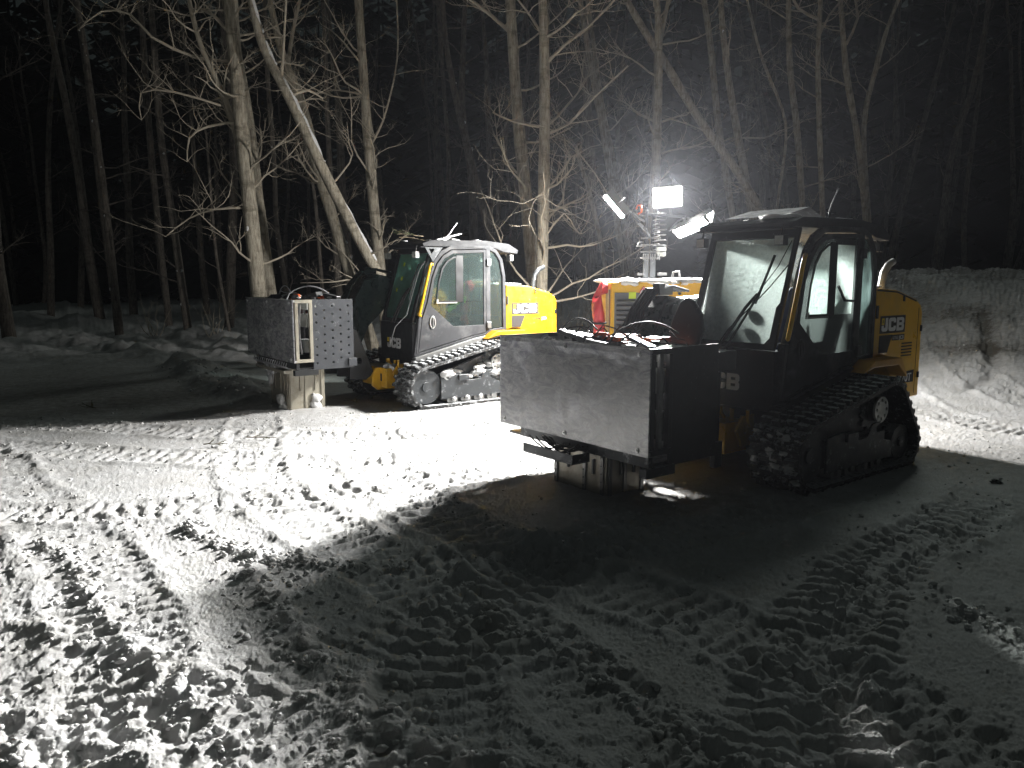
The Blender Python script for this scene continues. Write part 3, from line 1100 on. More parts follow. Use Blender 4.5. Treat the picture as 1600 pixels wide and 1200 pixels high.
    Vv = (P1 - P0).normalized()
    Nn = Vector((Vv.z, 0, -Vv.x))
    Hh = (P1 - P0).length
    fo = [(YR, 0), (YS - .055, 0), (YS - .055, Hh), (YR, Hh)]
    fi = [(YR + .06, .10), (YR + .10, .05), (YS - .16, .05), (YS - .12, .10), (YS - .12, .36), (YS - .095, .40), (YS - .095, Hh - .09), (YR + .055, Hh - .09)]
    b = MB(); b.plate(fo, [fi], tuple(P0), (0, 1, 0), tuple(Vv), tuple(Nn), .03)
    ws = b.build('windscreen_frame', M['black'], root, .006)
    b = MB(); b.plate([(YR + .03, .02), (YS - .08, .02), (YS - .08, Hh - .06), (YR + .03, Hh - .06)], [], tuple(P0 - Nn * .006), (0, 1, 0), tuple(Vv), tuple(Nn), .006)
    b.build('windscreen', M['glass_teal'] if far else M['frosted'], ws)

    def W(y, t, off=.03): return P0 + Vector((0, y, 0)) + Vv * t + Nn * off
    b = MB()
    b.tube([W(.02, -.02, .05), W(.22, .34, .07), W(.30, .46, .06)], .014, 6)
    b.tube([W(.09, -.02, .05), W(.27, .34, .07), W(.31, .46, .06)], .011, 6)
    b.bar(W(.29, .38, .05), W(.37, .80, .04), .02, .016)
    b.split('wiper', M['cable'], ws)
    if not far:
        b = MB()
        b.tube([W(.02, -.02, .06), W(.1, .12, .08), W(.3, .45, .07), W(.44, .70, .06), W(.50, .92, .04)], .004, 5)
        b.tube([W(.0, -.02, .06), W(.1, .14, .08), W(.3, .36, .09), W(.42, .52, .08), W(.53, .72, .05)], .005, 5)
        b.split('cable', M['cable'], ws)
        b = MB()
        for c in (W(.13, .37, -.10), W(.13, .22, -.10)):
            b.blob(c, .045, 2, .1, 3)
        b.split('joystick', M['cable'], root)
    else:
        b = MB()
        b.tube([W(.52, .83, .04), W(.44, .70, .05), W(.42, .45, .05), W(.40, .1, .05), W(.2, -.08, .07), W(.18, -.3, .07)], .007, 5)
        b.tube([W(.47, .80, .04), W(.38, .6, .05), W(.36, .3, .05)], .006, 5)
        b.split('cable', M['cable_pale'], ws)
        b = MB()
        for yy, tt in ((-.13, .78), (-.10, .58), (-.17, .42)):
            b.plate([(0, 0), (.045, 0), (.045, .055), (0, .055)], [], W(yy, tt, .002), (0, 1, 0), tuple(Vv), tuple(Nn), .002)
        b.split('sticker', M['sticker'], ws)
    # A-pillar at the left corner + yellow grab rail
    b = MB()
    b.bar((.545, YS - .03, .70), (.50, YS - .03, 1.16), .07, .06)
    b.build('corner_post', M['black'] if not far else M['charcoal'], root, .006)
    b = MB()
    b.tube([(.50, YS + .005, 1.20), (.535, YS + .03, 1.215), (.52, YS + .03, 1.26), (.44, YS + .03, 1.56), (.365, YS + .03, 1.84), (.35, YS + .03, 1.875), (.31, YS + .005, 1.87)], .019, 12)
    b.build('grab_rail', M['yellow'], root)
    # ---- other cab walls, floor, roof
    b = MB()
    b.plate([(.54, .70), (.23, 2.08), (-.60, 2.10), (-.86, 1.7), (-.88, .80)], [[(.38, 1.15), (.17, 2.0), (-.56, 2.02), (-.78, 1.68), (-.80, 1.15)]], (0, YR - .04, 0), (1, 0, 0), (0, 0, 1), (0, 1, 0), .04)
    b.box(-.88, -.84, YR, YS - .052, .80, 1.15)
    b.box(-.88, -.84, YR, YR + .07, 1.15, 1.72)
    b.box(-.88, -.84, YS - .12, YS - .052, 1.15, 1.72)
    b.box(-.85, .53, YR + .002, YS - .055, .70, .74)
    b.split('cab_wall', M['black'], root)
    b = MB()
    b.plate([(.38, 1.15), (.17, 2.0), (-.56, 2.02), (-.78, 1.68), (-.80, 1.15)], [], (0, YR - .025, 0), (1, 0, 0), (0, 0, 1), (0, 1, 0), .008)
    b.build('side_window', M['clear'], root)
    b = MB(); b.add([(-.86, YR + .07, 1.15), (-.86, YS - .12, 1.15), (-.70, YS - .12, 2.06), (-.70, YR + .07, 2.06)], [(0, 1, 2, 3)])
    b.build('rear_window', M['clear'], root)
    b = MB()
    b.plate([(.42, 2.10), (.44, 2.14), (.30, 2.185), (-.55, 2.20), (-.95, 2.165), (-1.12, 2.08), (-1.10, 2.03), (-.86, 2.05), (-.70, 2.10)], [], (0, YR - .05, 0), (1, 0, 0), (0, 0, 1), (0, 1, 0), YS - YR + .02)
    b.box(.36, .46, YR - .05, YS - .04, 2.085, 2.10)
    roof = b.build('roof', M['roof_black'], root, .02, seg=3)
    # worklights
    for (x, y, z, dx) in ((.50, YR + .05, 2.0, 1), (.50, YS - .10, 2.0, 1), (-1.02, YS - .10, 1.98, -1), (-1.02, YR + .05, 1.98, -1)):
        b = MB()
        b.box(x - .03, x + .03, y - .045, y + .045, z - .05, z + .035)
        b.cyl((x, y, z + .035), (x - .02 * dx, y, z + .11), .008, 8)
        w = b.build('work_light', M['black'] if not far else M['steel_grey'], root, .008)
        b = MB()
        b.box(x + dx * .031 - .002, x + dx * .031 + .002, y - .038, y + .038, z - .043, z + .028)
        b.build('lens', M['grey_box'], w)
    if far:
        # ribbed bracket beside the pillar and the pale bar on the roof
        b = MB()
        b.plate([(.42, 2.09), (.30, 1.90), (.15, 2.09)], [[(.36, 2.07), (.32, 2.0), (.27, 2.07)]], (0, YS - .008, 0), (1, 0, 0), (0, 0, 1), (0, 1, 0), .012)
        b.build('pillar_bracket', M['steel_dark'], root)
        b = MB()
        b.bar((-.02, .15, 2.21), (-.45, .1, 2.31), .05, .02)
        b.box(-.22, -.12, .08, .18, 2.19, 2.25)
        b.build('receiver_bar', M['white'], roof, .004)
        b = MB(); b.tube([(.18, .42, 2.08), (-.10, .36, 2.28), (-.24, .34, 2.44)], .007, 6)
        b.build('aerial', M['alu'], roof)
    else:
        b = MB()
        # low wire guard with a frosty tilted sheet on the roof
        b.add([(.25, -.25, 2.21), (.25, .35, 2.21), (-.12, .35, 2.30), (-.12, -.25, 2.30)], [(0, 1, 2, 3)])
        b.add([(-.12, -.25, 2.30), (-.12, .35, 2.30), (-.34, .35, 2.22), (-.34, -.25, 2.22)], [(0, 1, 2, 3)])
        b.build('roof_deflector', M['steel_dark'], roof)
        b = MB(); b.tube([(-.16, .50, 2.19), (-.22, .49, 2.30), (-.36, .47, 2.46)], .006, 6)
        b.build('aerial', M['alu'], roof)
    # ---- seat and jacket colours in the cab
    b = MB()
    b.box(-.35, .05, .0, .42, .90, 1.10)
    b.plate([(-.30, 1.08), (-.20, 1.10), (-.36, 1.62), (-.50, 1.60)], [], (0, .03, 0), (1, 0, 0), (0, 0, 1), (0, 1, 0), .38)
    b.split('seat', M['seat'], root, .04, seg=3)
    b = MB()
    for yy in (-.02, .44):
        b.box(-.25, .10, yy - .04, yy + .03, 1.16, 1.22)
        b.cyl((.08, yy, 1.2), (.12, yy, 1.36), .02, 10)
    b.split('armrest', M['cable'], root, .01)
    # ---- engine hood
    Hd = [(-.89, .97), (-1.02, .99), (-1.14, .97), (-1.24, .80), (-1.34, .52), (-1.83, .52), (-1.81, 1.36), (-1.77, 1.43), (-1.66, 1.49), (-1.28, 1.58), (-.89, 1.60)]
    b = MB()
    b.plate(Hd, [], (0, -.60, 0), (1, 0, 0), (0, 0, 1), (0, 1, 0), 1.19)
    hood = b.build('engine_hood', M['yellow'], root, .02, seg=3)
    b = MB()
    b.plate([(-.90, 1.585), (-1.28, 1.565), (-1.66, 1.475), (-1.655, 1.462), (-1.28, 1.552), (-.90, 1.572)], [], (0, .5895, 0), (1, 0, 0), (0, 0, 1), (0, 1, 0), .004)
    b.box(-.925, -.895, .592, .605, 1.32, 1.44)
    b.plate([(-1.72, 1.40), (-1.73, .56), (-1.735, .56), (-1.725, 1.40)], [], (0, .5895, 0), (1, 0, 0), (0, 0, 1), (0, 1, 0), .003)
    b.build('hood_seam', M['decal'], hood)
    b = MB()
    for x_, z_ in ((-1.78, 1.20), (-1.78, .74), (-1.40, 1.5)):
        b.box(x_ - .012, x_ + .012, .592, .606, z_ - .03, z_ + .03)
    b.split('hood_latch', M['black'], hood, .003)
    b = MB()
    for k in range(5):
        b.box(-1.62, -1.42, .5905, .5955, 1.06 - k * .03, 1.072 - k * .03)
    if not far: b.split('vent_slot', M['decal'], hood)
    b = MB()
    for y_ in (-.45, .38):
        b.box(-1.855, -1.831, y_, y_ + .10, 1.02, 1.14)
    b.split('tail_light', M['red_sticker'], hood, .004)
    # fender above the track
    b = MB()
    b.plate([(-.45, .86), (-.62, .965), (-1.10, .965), (-1.22, .80), (-1.22, .775), (-1.05, .90), (-.62, .90)], [], (0, .60, 0), (1, 0, 0), (0, 0, 1), (0, 1, 0), .16)
    b.build('fender', M['orange'], root, .008)
    # decals on hood side
    b = MB()
    x0, z0 = -.985, 1.175
    b.box(x0 - .475, x0, .592, .594, z0, z0 + .165)
    b.plate([(x0, z0 - .015), (x0 - .24, z0 - .015), (x0 - .16, z0 - .18), (x0, z0 - .18)], [], (0, .592, 0), (1, 0, 0), (0, 0, 1), (0, 1, 0), .002)
    dc = b.build('decal', M['decal'], hood)
    b = MB()
    J_C_B(b, (x0 - .026, .5945, z0 + .020), (-1.20, 0, 0), (0, 0, 1), (0, 1, 0), .126, .0015, 0)
    b.split('lettering', M['white'], dc)
    b = MB()
    b.plate([(0, 0), (.044, 0), (.044, .062), (0, .062)], [[(.013, .016), (.031, .016), (.031, .046), (.013, .046)]], (x0 - .026, .5945, z0 + .082), (-1, 0, 0), (0, 0, 1), (0, 1, 0), .0015)
    b.build('emblem', M['decal_yellow'], dc)
    if far:
        text_obj('dealer_lettering', 'UTREE', .052, side_mtx(x0 - .37, .5945, z0 - .085), M['decal'], dc, 1.0, .0005)
        text_obj('dealer_lettering', 'JCB', .055, side_mtx(x0 - .54, .5945, z0 - .085), M['white'], dc, 1.1, .0012)
    else:
        b = MB(); b.box(x0 - .475, x0 - .235, .592, .594, z0 - .072, z0 - .018); b.build('dealer_plate', M['decal'], hood)
        text_obj('dealer_lettering', 'UTREE', .042, side_mtx(x0 - .245, .5945, z0 - .06), M['grey_box'], dc, .95, .0003)
        text_obj('dealer_lettering', 'JCB', .050, side_mtx(x0 - .375, .5945, z0 - .062), M['white'], dc, 1.1, .001)
    b = MB(); b.plate([(0, 0), (-.34, 0), (-.34, .12), (0, .10)], [], (-1.36, .592, .675), (1, 0, 0), (0, 0, 1), (0, 1, 0), .002)
    b.build('model_plate', M['decal'], hood)
    text_obj('model_lettering', '270T', .11, side_mtx(-1.40, .5945, .69), M['white'], hood, 1.08, .002)
    # exhaust
    b = MB()
    b.tube([(-1.62, .25, 1.47), (-1.63, .25, 1.62), (-1.66, .25, 1.74), (-1.74, .25, 1.82), (-1.83, .25, 1.855)], .035, 14)
    b.build('exhaust_pipe', M['steel_dark'] if far else M['alu'], root)
    # ---- lift arm on the right side
    b = MB()
    if far: A = [(-1.45, 1.45), (-1.30, 1.66), (.42, 1.72), (.62, 1.76), (.72, 1.70), (.94, 1.34), (1.10, 1.2), (1.12, .6), (1.0, .5), (.86, .7), (.70, 1.02), (.45, 1.25), (.36, 1.46), (-1.20, 1.36)]
    else: A = [(-1.45, 1.40), (-1.30, 1.58), (.40, 1.50), (.65, 1.53), (.84, 1.43), (.95, 1.28), (1.16, 1.12), (1.15, .45), (1.0, .40), (.88, .60), (.80, .95), (.55, 1.02), (.10, 1.02), (0, 1.28), (-1.2, 1.28)]
    b.plate(A, [], (0, -.82, 0), (1, 0, 0), (0, 0, 1), (0, 1, 0), .30)
    arm = b.build('lift_arm', M['boom'], root, .018, seg=3)
    b = MB()
    az = 0 if far else -.2
    b.cyl((.60, -.54, 1.60 + az), (.60, -.49, 1.60 + az), .055, 20)
    b.cyl((.98, -.54, .66), (.98, -.49, .66), .05, 20)
    b.cyl((-1.28, -.54, 1.52), (-1.28, -.49, 1.52), .06, 20)
    b.split('pivot_pin', M['boom'], arm, .004)
    b = MB()
    b.box(-1.35, -1.05, -.82, -.52, .6, 1.40)
    b.build('arm_tower', M['black'], root, .01)
    b = MB()
    rn = random.Random(3 if far else 4)
    for k in range(5):
        y = -.60 - .04 * k
        b.tube([(.30, y, 1.77 + az), (.52, y, 1.81 + .02 * rn.random() + az), (.74, y, 1.77 + az), (.90, y, 1.60 + az), (1.03, y + .02, 1.35 + az)], .013, 6)
    b.tube([(.56, -.5, 1.70 + az), (.78, -.46, 1.66 + az), (.93, -.44, 1.42 + az), (.90, -.42, 1.1), (.98, -.36, .8)], .014, 6)
    b.box(.54, .72, -.76, -.58, 1.735 + az, 1.80 + az)
    b.box(.60, .68, -.70, -.62, 1.80 + az, 1.84 + az)
    b.split('hydraulic_hose', M['cable'] if not far else M['boom'], arm)
    # coupler between arm and load
    b = MB()
    for y in (-.78, -.38, .02):
        b.plate([(.92, .42), (1.04, .34), (1.27, .36), (1.27, 1.02), (1.16, 1.02), (1.04, .72)], [ringpts(1.13, .6, .04, .04, 12)], (0, y, 0), (1, 0, 0), (0, 0, 1), (0, 1, 0), .04)
    b.box(1.0, 1.06, -.78, .06, .44, .56)
    if not far:
        b.box(1.02, 1.27, -.34, .50, .98, 1.13)
        b.box(1.20, 1.27, -.34, .50, .42, .975)
    b.split('coupler', M['black'], root, .006)
    if far:
        # snow caught on the machine
        b = MB()
        rn = random.Random(11)
        for k in range(26):
            x = rn.uniform(-.66, .30)
            top = .44 + max(0, -.1 - x) * .25
            b.blob((x, .80 + rn.uniform(-.06, .12), rn.uniform(.38, top + .03)), rn.uniform(.03, .085), 2, .5, k, (1.4, .8, .7))
        for k in range(14):
            b.blob((.68 + rn.uniform(-.09, .14), rn.uniform(.05, .28), .52 + rn.uniform(-.03, .02)), rn.uniform(.02, .05), 2, .5, 90 + k)
        for k in range(12):
            b.blob((-.68 + rn.uniform(-.05, .06), .85 + rn.uniform(-.03, .05), rn.uniform(.2, .62)), rn.uniform(.03, .07), 2, .5, 60 + k, (.8, .6, 1.4))
        for x in (.22, .01, -.2): b.blob((x, .955, .12), .03, 2, .5, int(x * 100) + 50)
        tag(b.build('caught_snow', M['snow'], root), kind='stuff')
    else:
        b = MB()
        rn = random.Random(15)
        for k in range(34):
            an = rn.uniform(-.75, .75)
            b.blob((.60 + .285 * math.cos(an), rn.uniform(.57, .97), .30 + .285 * math.sin(an)), rn.uniform(.010, .026), 2, .7, k, (.8, 1.7, .8))
        tag(b.build('packed_snow', M['snow'], root), kind='stuff')
    b = MB()
    rn = random.Random(21 + far)
    for k in range(5 if far else 18):
        b.blob((rn.uniform(-.7, .30), rn.uniform(YR, YS - .1), 2.20), rn.uniform(.02, .06), 2, .5, k, (1.8, 1.8, .35))
    for k in range(10 if far else 5):
        b.blob((rn.uniform(-1.2, -.95), rn.uniform(-.4, .45), 1.605), rn.uniform(.03, .06), 2, .5, k + 30, (1.6, 1.6, .3))
    tag(b.build('roof_snow', M['snow'], root), kind='stuff')
    return root


loader_near = make_loader(NEAR, False, 'dark tracked loader nearest the camera, with a brightly frosted windscreen, before the lit floodlights')
loader_far = make_loader(LEFT, True, 'brightly lit tracked loader with snow packed on its track, standing before the trees')


# ------------------------------------------------------------------ the scanner boxes carried by the loaders
def make_box(pose, far, label):
    root = empty('scanner_box', (pose[0], pose[1], 0), pose[2])
    tag(root, label, 'scanner box', 'boxes carried on the fronts of the loaders')
    dz = .225 if far else 0.0
    dx = .06 if far else 0.0
    YA, YB = (-1.28 if far else -1.13), (.48 if far else .60)
    xf = 2.10 + dx
    z0, z1 = .42 + dz, 1.18 + dz
    yc = (YA + YB) / 2
    # front sheet
    b = MB(); b.box(xf, xf + .012, YA, YB, z0, z1)
    sh = b.build('clear_front_sheet', M['acrylic'], root)
    n = 3
    for k in range(n):
        for z in (z0 + .04, z1 - .04):
            y = YA + .07 + (YB - YA - .17) * k / (n - 1)
            b = MB(); b.cyl((xf + .012, y, z), (xf + .022, y, z), .018, 14); b.cyl((xf + .022, y, z), (xf + .03, y, z), .008, 6)
            b.build('bolt', M['alu'], sh)
    b = MB()
    b.box(xf + .0125, xf + .0165, YA, YB, z1 - .006, z1 + .004)
    b.box(xf - .03, xf - .002, YA + .01, YB - .01, z1 - .03, z1 - .002)
    b.box(xf - .03, xf - .002, YA + .01, YB - .01, z0 + .002, z0 + .03)
    b.split('edge_strip', M['alu'] if far else M['steel_grey'], root, .002)
    # frame uprights and rails
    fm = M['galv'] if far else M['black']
    b = MB()
    for (x, y) in ((xf - .06, YB - .05), (xf - .24, YB - .05), (xf - .06, YA + .01), (xf - .24, YA + .01)):
        b.box(x, x + .04, y, y + .04, z0 + .042, z1 - .042)
    b.box(xf - .24, xf - .02, YB - .05, YB - .01, z1 - .04, z1)
    b.box(xf - .24, xf - .02, YB - .05, YB - .01, z0, z0 + .04)
    b.box(xf - .24, xf - .02, YA + .01, YA + .05, z1 - .04, z1)
    b.box(xf - .24, xf - .02, YA + .01, YA + .05, z0, z0 + .04)
    b.split('frame', fm, root, .003)
    if not far:
        b = MB(); b.box(xf - .16, xf - .125, YB - .06, YB - .03, z0 + .042, z1 - .042)
        b.build('upright', M['steel_grey'], root, .002)
    # side plates
    bx0, bx1 = 1.32 + dx, xf - .245
    zb = z0 - .10
    holes = []
    if far:
        for c in range(5):
            for r in range(9):
                hx = bx1 - .05 - c * .105
                hz = zb + .10 + r * .10 + (.05 if c % 2 else 0) - .02
                if hz > z1 - .05: continue
                holes.append([(hx + .0135 * math.cos(q * PI / 4), hz + .0135 * math.sin(q * PI / 4)) for q in range(8)])
    b = MB(); b.plate([(bx0, zb), (bx1, zb), (bx1, z1), (bx0, z1)], holes, (0, YB - .05, 0), (1, 0, 0), (0, 0, 1), (0, 1, 0), .012)
    if not far: b.box(bx0 - .09, bx0 - .003, YB - .09, YB - .045, z0 - .2, z0 + .0)
    if far: b.box(bx0 - .03, bx0 + .08, YB - .036, YB - .01, zb + .02, zb + .12)
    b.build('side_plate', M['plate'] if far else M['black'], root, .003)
    b = MB()
    b.box(bx0, bx1, YA + .01, YA + .022, zb, z1)
    b.box(bx0, bx0 + .012, YA + .03, YB - .055, zb, z1 - .42)
    b.box(bx0 + .02, bx1 + .2, YA + .06, YB - .06, z0 - .09, z0 - .07)
    b.split('back_plate', M['black'], root)
    # under beams
    b = MB()
    b.box(xf - .06, xf - .02, YA + (.25 if not far else .35), YB - .02, z0 - .085, z0 - .005)
    b.box(xf - .30, xf + .0, YB - .09, YB - .02, z0 - .16, z0 - .09)
    b.split('lower_beam', M['steel_dark'] if not far else M['black'], root, .003)
    b = MB()
    if not far:
        b.box(xf - .02, xf + .16, -.62, -.02, z0 - .15, z0 - .142)
        b.box(xf + .152, xf + .16, -.62, -.02, z0 - .142, z0 - .075)
        b.box(xf - .02, xf + .152, -.03, -.022, z0 - .142, z0 - .075)
        b.build('cable_tray', M['steel_dark'], root, .002)
    else:
        b.box(xf - .06, xf + .06, YA + .45, YB - .25, z0 - .15, z0 - .11)
        b.build('cable_tray', M['galv'], root, .002)
    # hanging cables
    rn = random.Random(31 + far)
    b = MB()
    for k in range(9):
        ya, yb = rn.uniform(-.62, -.40), rn.uniform(-.22, .0)
        zz = z0 - (.02 if not far else .08)
        drop = rn.uniform(.04, .13) if not far else rn.uniform(.08, .28)
        xx = xf + rn.uniform(.02, .13) * (1 if not far else .4)
        if far: ya, yb = rn.uniform(-.55, -.35), rn.uniform(-.3, -.05)
        b.tube([(xx, ya + (yb - ya) * t, zz - drop * math.sin(PI * t) + rn.uniform(-.004, .004)) for t in [i / 9 for i in range(10)]], .007, 5)
    if far:
        for k in range(16):
            ya = YA + .3 + k * .08
            b.tube([(xf + .015, ya, z0 - .02), (xf + .04, ya + .03, z0 - .06), (xf + .01, ya + .07, z0 - .09)], .008, 5)
    b.split('cable_bundle', M['cable'] if not far else M['cable_pale'], root)
    # foot
    fz = .335 if not far else z0 - .12
    fy0, fy1 = (-.56, .06) if not far else (-.66, .0)
    fx0, fx1 = (1.56, 1.98) if not far else (1.60, 2.08)
    b = MB()
    ex = .15
    b.box(fx0, fx1, fy0, fy1, -ex, fz)
    ft = b.build('foot', M['galv'], root, .006)
    b = MB()
    for yy in (fy0 + .02, fy0 + .36, fy1 - .06):
        b.box(fx1 + .001, fx1 + .012, yy, yy + .035, -.05, fz - .02)
    for xx in (fx0 + .02, (fx0 + fx1) / 2, fx1 - .05):
        b.box(xx, xx + .035, fy1 + .001, fy1 + .014, -.05, fz - .02)
    b.split('stiffener', M['galv'] if far else M['steel_grey'], ft, .002)
    b = MB()
    for yy in (fy0 + .18, fy1 - .15):
        b.box(fx1 + .002, fx1 + .016, yy, yy + .02, fz * .45, fz * .8)
    for xx in (fx0 + .12, fx1 - .16):
        b.box(xx, xx + .02, fy1 + .002, fy1 + .018, fz * .45, fz * .8)
    for yy in (fy0 + .035, fy0 + .375, fy1 - .045):
        for q in range(5):
            zz = .04 + q * (fz - .08) / 4
            b.cyl((fx1 + .012, yy, zz), (fx1 + .018, yy, zz), .007, 6)
    b.split('latch', M['steel_dark'] if not far else M['galv'], ft)
    if far:
        b = MB()
        for k in range(6):
            b.blob((fx1 + .01 + .01 * k, fy1 - .16 + rn.uniform(-.05, .05), rn.uniform(.0, .16)), rn.uniform(.04, .08), 2, .5, k, (.5, 1, 1.1))
        for k in range(5):
            b.blob((fx0 + .1 + rn.uniform(-.06, .2), fy1 + .02, rn.uniform(.0, .13)), rn.uniform(.03, .07), 2, .5, k + 9, (1, .5, 1.1))
        tag(b.build('stuck_snow', M['snow'], ft), kind='stuff')
    # contents
    b = MB()
    for y in (YA + .22, YB - .55):
        b.box(xf - .50, xf - .26, y, y + .30, z1 - .13, z1 - .015)
    for y, z in ((YA + .30, z0 + .12), (YB - .40, z0 + .10), (YA + .30, z0 + .40), (YB - .32, z0 + .42)):
        b.box(xf - .42, xf - .20, y, y + .20, z, z + .16)
    b.split('casing', M['grey_box'], root, .006)
    b = MB()
    for k in range(16):
        y, x = rn.uniform(YA + .35, YB - .25), rn.uniform(bx0 + .1, xf - .2)
        M4 = Matrix.Translation((x, y, z1 + rn.uniform(-.06, .035))) @ Matrix.Rotation(rn.uniform(-.6, .6), 4, 'Z') @ Matrix.Rotation(rn.uniform(-.3, .3), 4, 'X')
        lx, ly, lz = rn.uniform(.03, .07), rn.uniform(.06, .16), rn.uniform(.012, .035)
        b.box(-lx, lx, -ly, ly, -lz, lz, 0, M4)
    for k in range(6):
        y = YA + .4 + k * .2
        b.cyl((xf - .4, y, z0 + .2), (xf - .4, y, z1 + .02), .03, 12)
    b.split('machinery', M['black'], root, .006)
    b = MB()
    ym = yc + (.02 if not far else .1)
    b.tube([(xf - .30, ym - .09, z1 - .25), (xf - .30, ym - .10, z1 - .05), (xf - .34, ym - .05, z1 + .03), (xf - .34, ym + .05, z1 + .03), (xf - .30, ym + .10, z1 - .05), (xf - .30, ym + .09, z1 - .25)], .032, 12)
    for k in range(6):
        y = yc + rn.uniform(-.25, .5)
        x = rn.uniform(bx0 + .15, xf - .3)
        b.box(x - .05, x + .06, y - .07, y + .08, z1 + .0, z1 + .035)
    b.split('motor_casing', M['orange_part'], root, .006)
    b = MB()
    b.tube([(xf - .3, YA + .42, z1 - .05)] + [(xf - .3, YA + .42 + .5 * t, z1 + .02 + .14 * math.sin(PI * t) ** .7) for t in [i / 10 for i in range(1, 10)]], .007, 7)
    b.tube([(xf - .1, YB - .55, z1 - .05)] + [(xf - .1 - .5 * t, YB - .55 + .35 * t, z1 + .0 + .16 * math.sin(PI * t) ** .7) for t in [i / 10 for i in range(1, 10)]], .008, 7)
    for k in range(2 if far else 6):
        y = YA + .4 + k * .19
        b.tube([(xf - .25 - .25 * t, y + .3 * t, z1 - .02 + rn.uniform(.08, .16) * math.sin(PI * t)) for t in [i / 8 for i in range(9)]], .006, 5)
    for k in range(4):
        b.tube([(xf - .12, YB - .08 - .05 * math.sin(PI * t) * (k + 1), z0 + .1 + .6 * t) for t in [i / 8 for i in range(9)]], .008, 5)
    b.split('hose', M['cable'] if not far else M['cable_pale'], root)
    b = MB()
    for k in range(12):
        y, x = rn.uniform(YA + .2, YB - .2), rn.uniform(bx0 + .1, xf - .2)
        b.blob((x, y, z1 + rn.uniform(-.01, .03)), rn.uniform(.015, .035), 1, .4, k, (1.4, 1.4, .5))
    if far:
        for k in range(34):
            y = YA + .12 + (YB - YA - .3) * k / 34
            b.blob((xf - .035, y, z1 - .06 - rn.random() * .07), rn.uniform(.035, .06), 1, .4, k, (.4, 1.0, rn.uniform(.6, 1.5)))
    for k in range(14):
        y = YA + .1 + (YB - YA - .3) * rn.random()
        b.blob((xf - .02, y, z1 - .012 if far else z0 + .05), rn.uniform(.012, .03), 1, .4, k, (.5, 2.2, .5))
    if not far:
        for k in range(14):
            b.blob((xf - .04, YA + .07 + rn.uniform(-.03, .05), z0 + .12 + rn.uniform(0, .36)), rn.uniform(.03, .065), 2, .4, k, (.4, 1.1, 1))
    tag(b.build('snow_patch', M['snow'], root), kind='stuff')
    return root


make_box(NEAR, False, 'long box with milky clear front sheet and smooth black side, carried by the nearest loader')
make_box(LEFT, True, 'scanner box with perforated dark side plate and beige foot, carried by the far loader')


def local(pose, p):
    c, s = math.cos(pose[2]), math.sin(pose[2])
    return Vector((pose[0] + c * p[0] - s * p[1], pose[1] + s * p[0] + c * p[1], p[2]))


# black paddle-shaped mirror pad standing on the rear of the near box
b = MB()
p0 = [(.0, 0), (.30, 0), (.325, .12), (.29, .24), (.20, .34), (.13, .37), (.07, .33), (.015, .2), (-.01, .1)]
b.plate(p0, [], (1.30, .08, 1.15), (0, 1, 0), (-.15, 0, 1), (1, 0, 0), .05)
o = b.build('cover', M['black'], None, .02, seg=3)
o.location = (NEAR[0], NEAR[1], 0)
o.rotation_euler = (0, 0, NEAR[2])
tag(o, 'black rounded cover standing up behind the long box, before the frosted windscreen', 'cover')


# ------------------------------------------------------------------ lighting tower
def lamp_head(root, c, n, w, h, roll=0.0, e=None, arm_to=None):
    n = Vector(n).normalized()
    u = n.cross(Vector((0, 0, 1))).normalized()
    v = u.cross(n)
    u, v = (u * math.cos(roll) + v * math.sin(roll)), (v * math.cos(roll) - u * math.sin(roll))
    mt = Matrix((u, v, n)).transposed().to_4x4()
    mt.translation = Vector(c)
    b = MB()
    b.box(-w / 2 - .012, w / 2 + .012, -h / 2 - .012, h / 2 + .012, -.075, -.012, 0, mt)
    for k in range(7):
        x = -w / 2 + w * (k + .5) / 7
        b.box(x - .004, x + .004, -h / 2, h / 2, -.105, -.0755, 0, mt)
    for s in (-1, 1):
        b.box(s * (w / 2 + .0125), s * (w / 2 + .014) + s * .004, -h / 2 - .012, h / 2 + .012, -.075, .012, 0, mt)
        b.box(-w / 2, w / 2, s * (h / 2 + .0125), s * (h / 2 + .016), -.075, .012, 0, mt)
    lamp = b.build('floodlight', M['steel_grey'], root)
    b = MB()
    b.add([mt @ Vector(q) for q in ((-w / 2, -h / 2, 0), (w / 2, -h / 2, 0), (w / 2, h / 2, 0), (-w / 2, h / 2, 0))], [(0, 1, 2, 3)])
    b.build('lens', e, lamp)
    b = MB()
    q0 = mt @ Vector((0, 0, -.10))
    if arm_to is not None:
        b.tube([q0, (Vector(q0) + Vector(arm_to)) / 2 + Vector((0, 0, -.03)), arm_to], .015, 8)
        b.tube([mt @ Vector((-w / 2 - .02, 0, -.04)), mt @ Vector((-w / 2 - .02, 0, -.14)), mt @ Vector((w / 2 + .02, 0, -.14)), mt @ Vector((w / 2 + .02, 0, -.04))], .009, 6)
        b.build('bracket', M['steel_grey'], lamp)


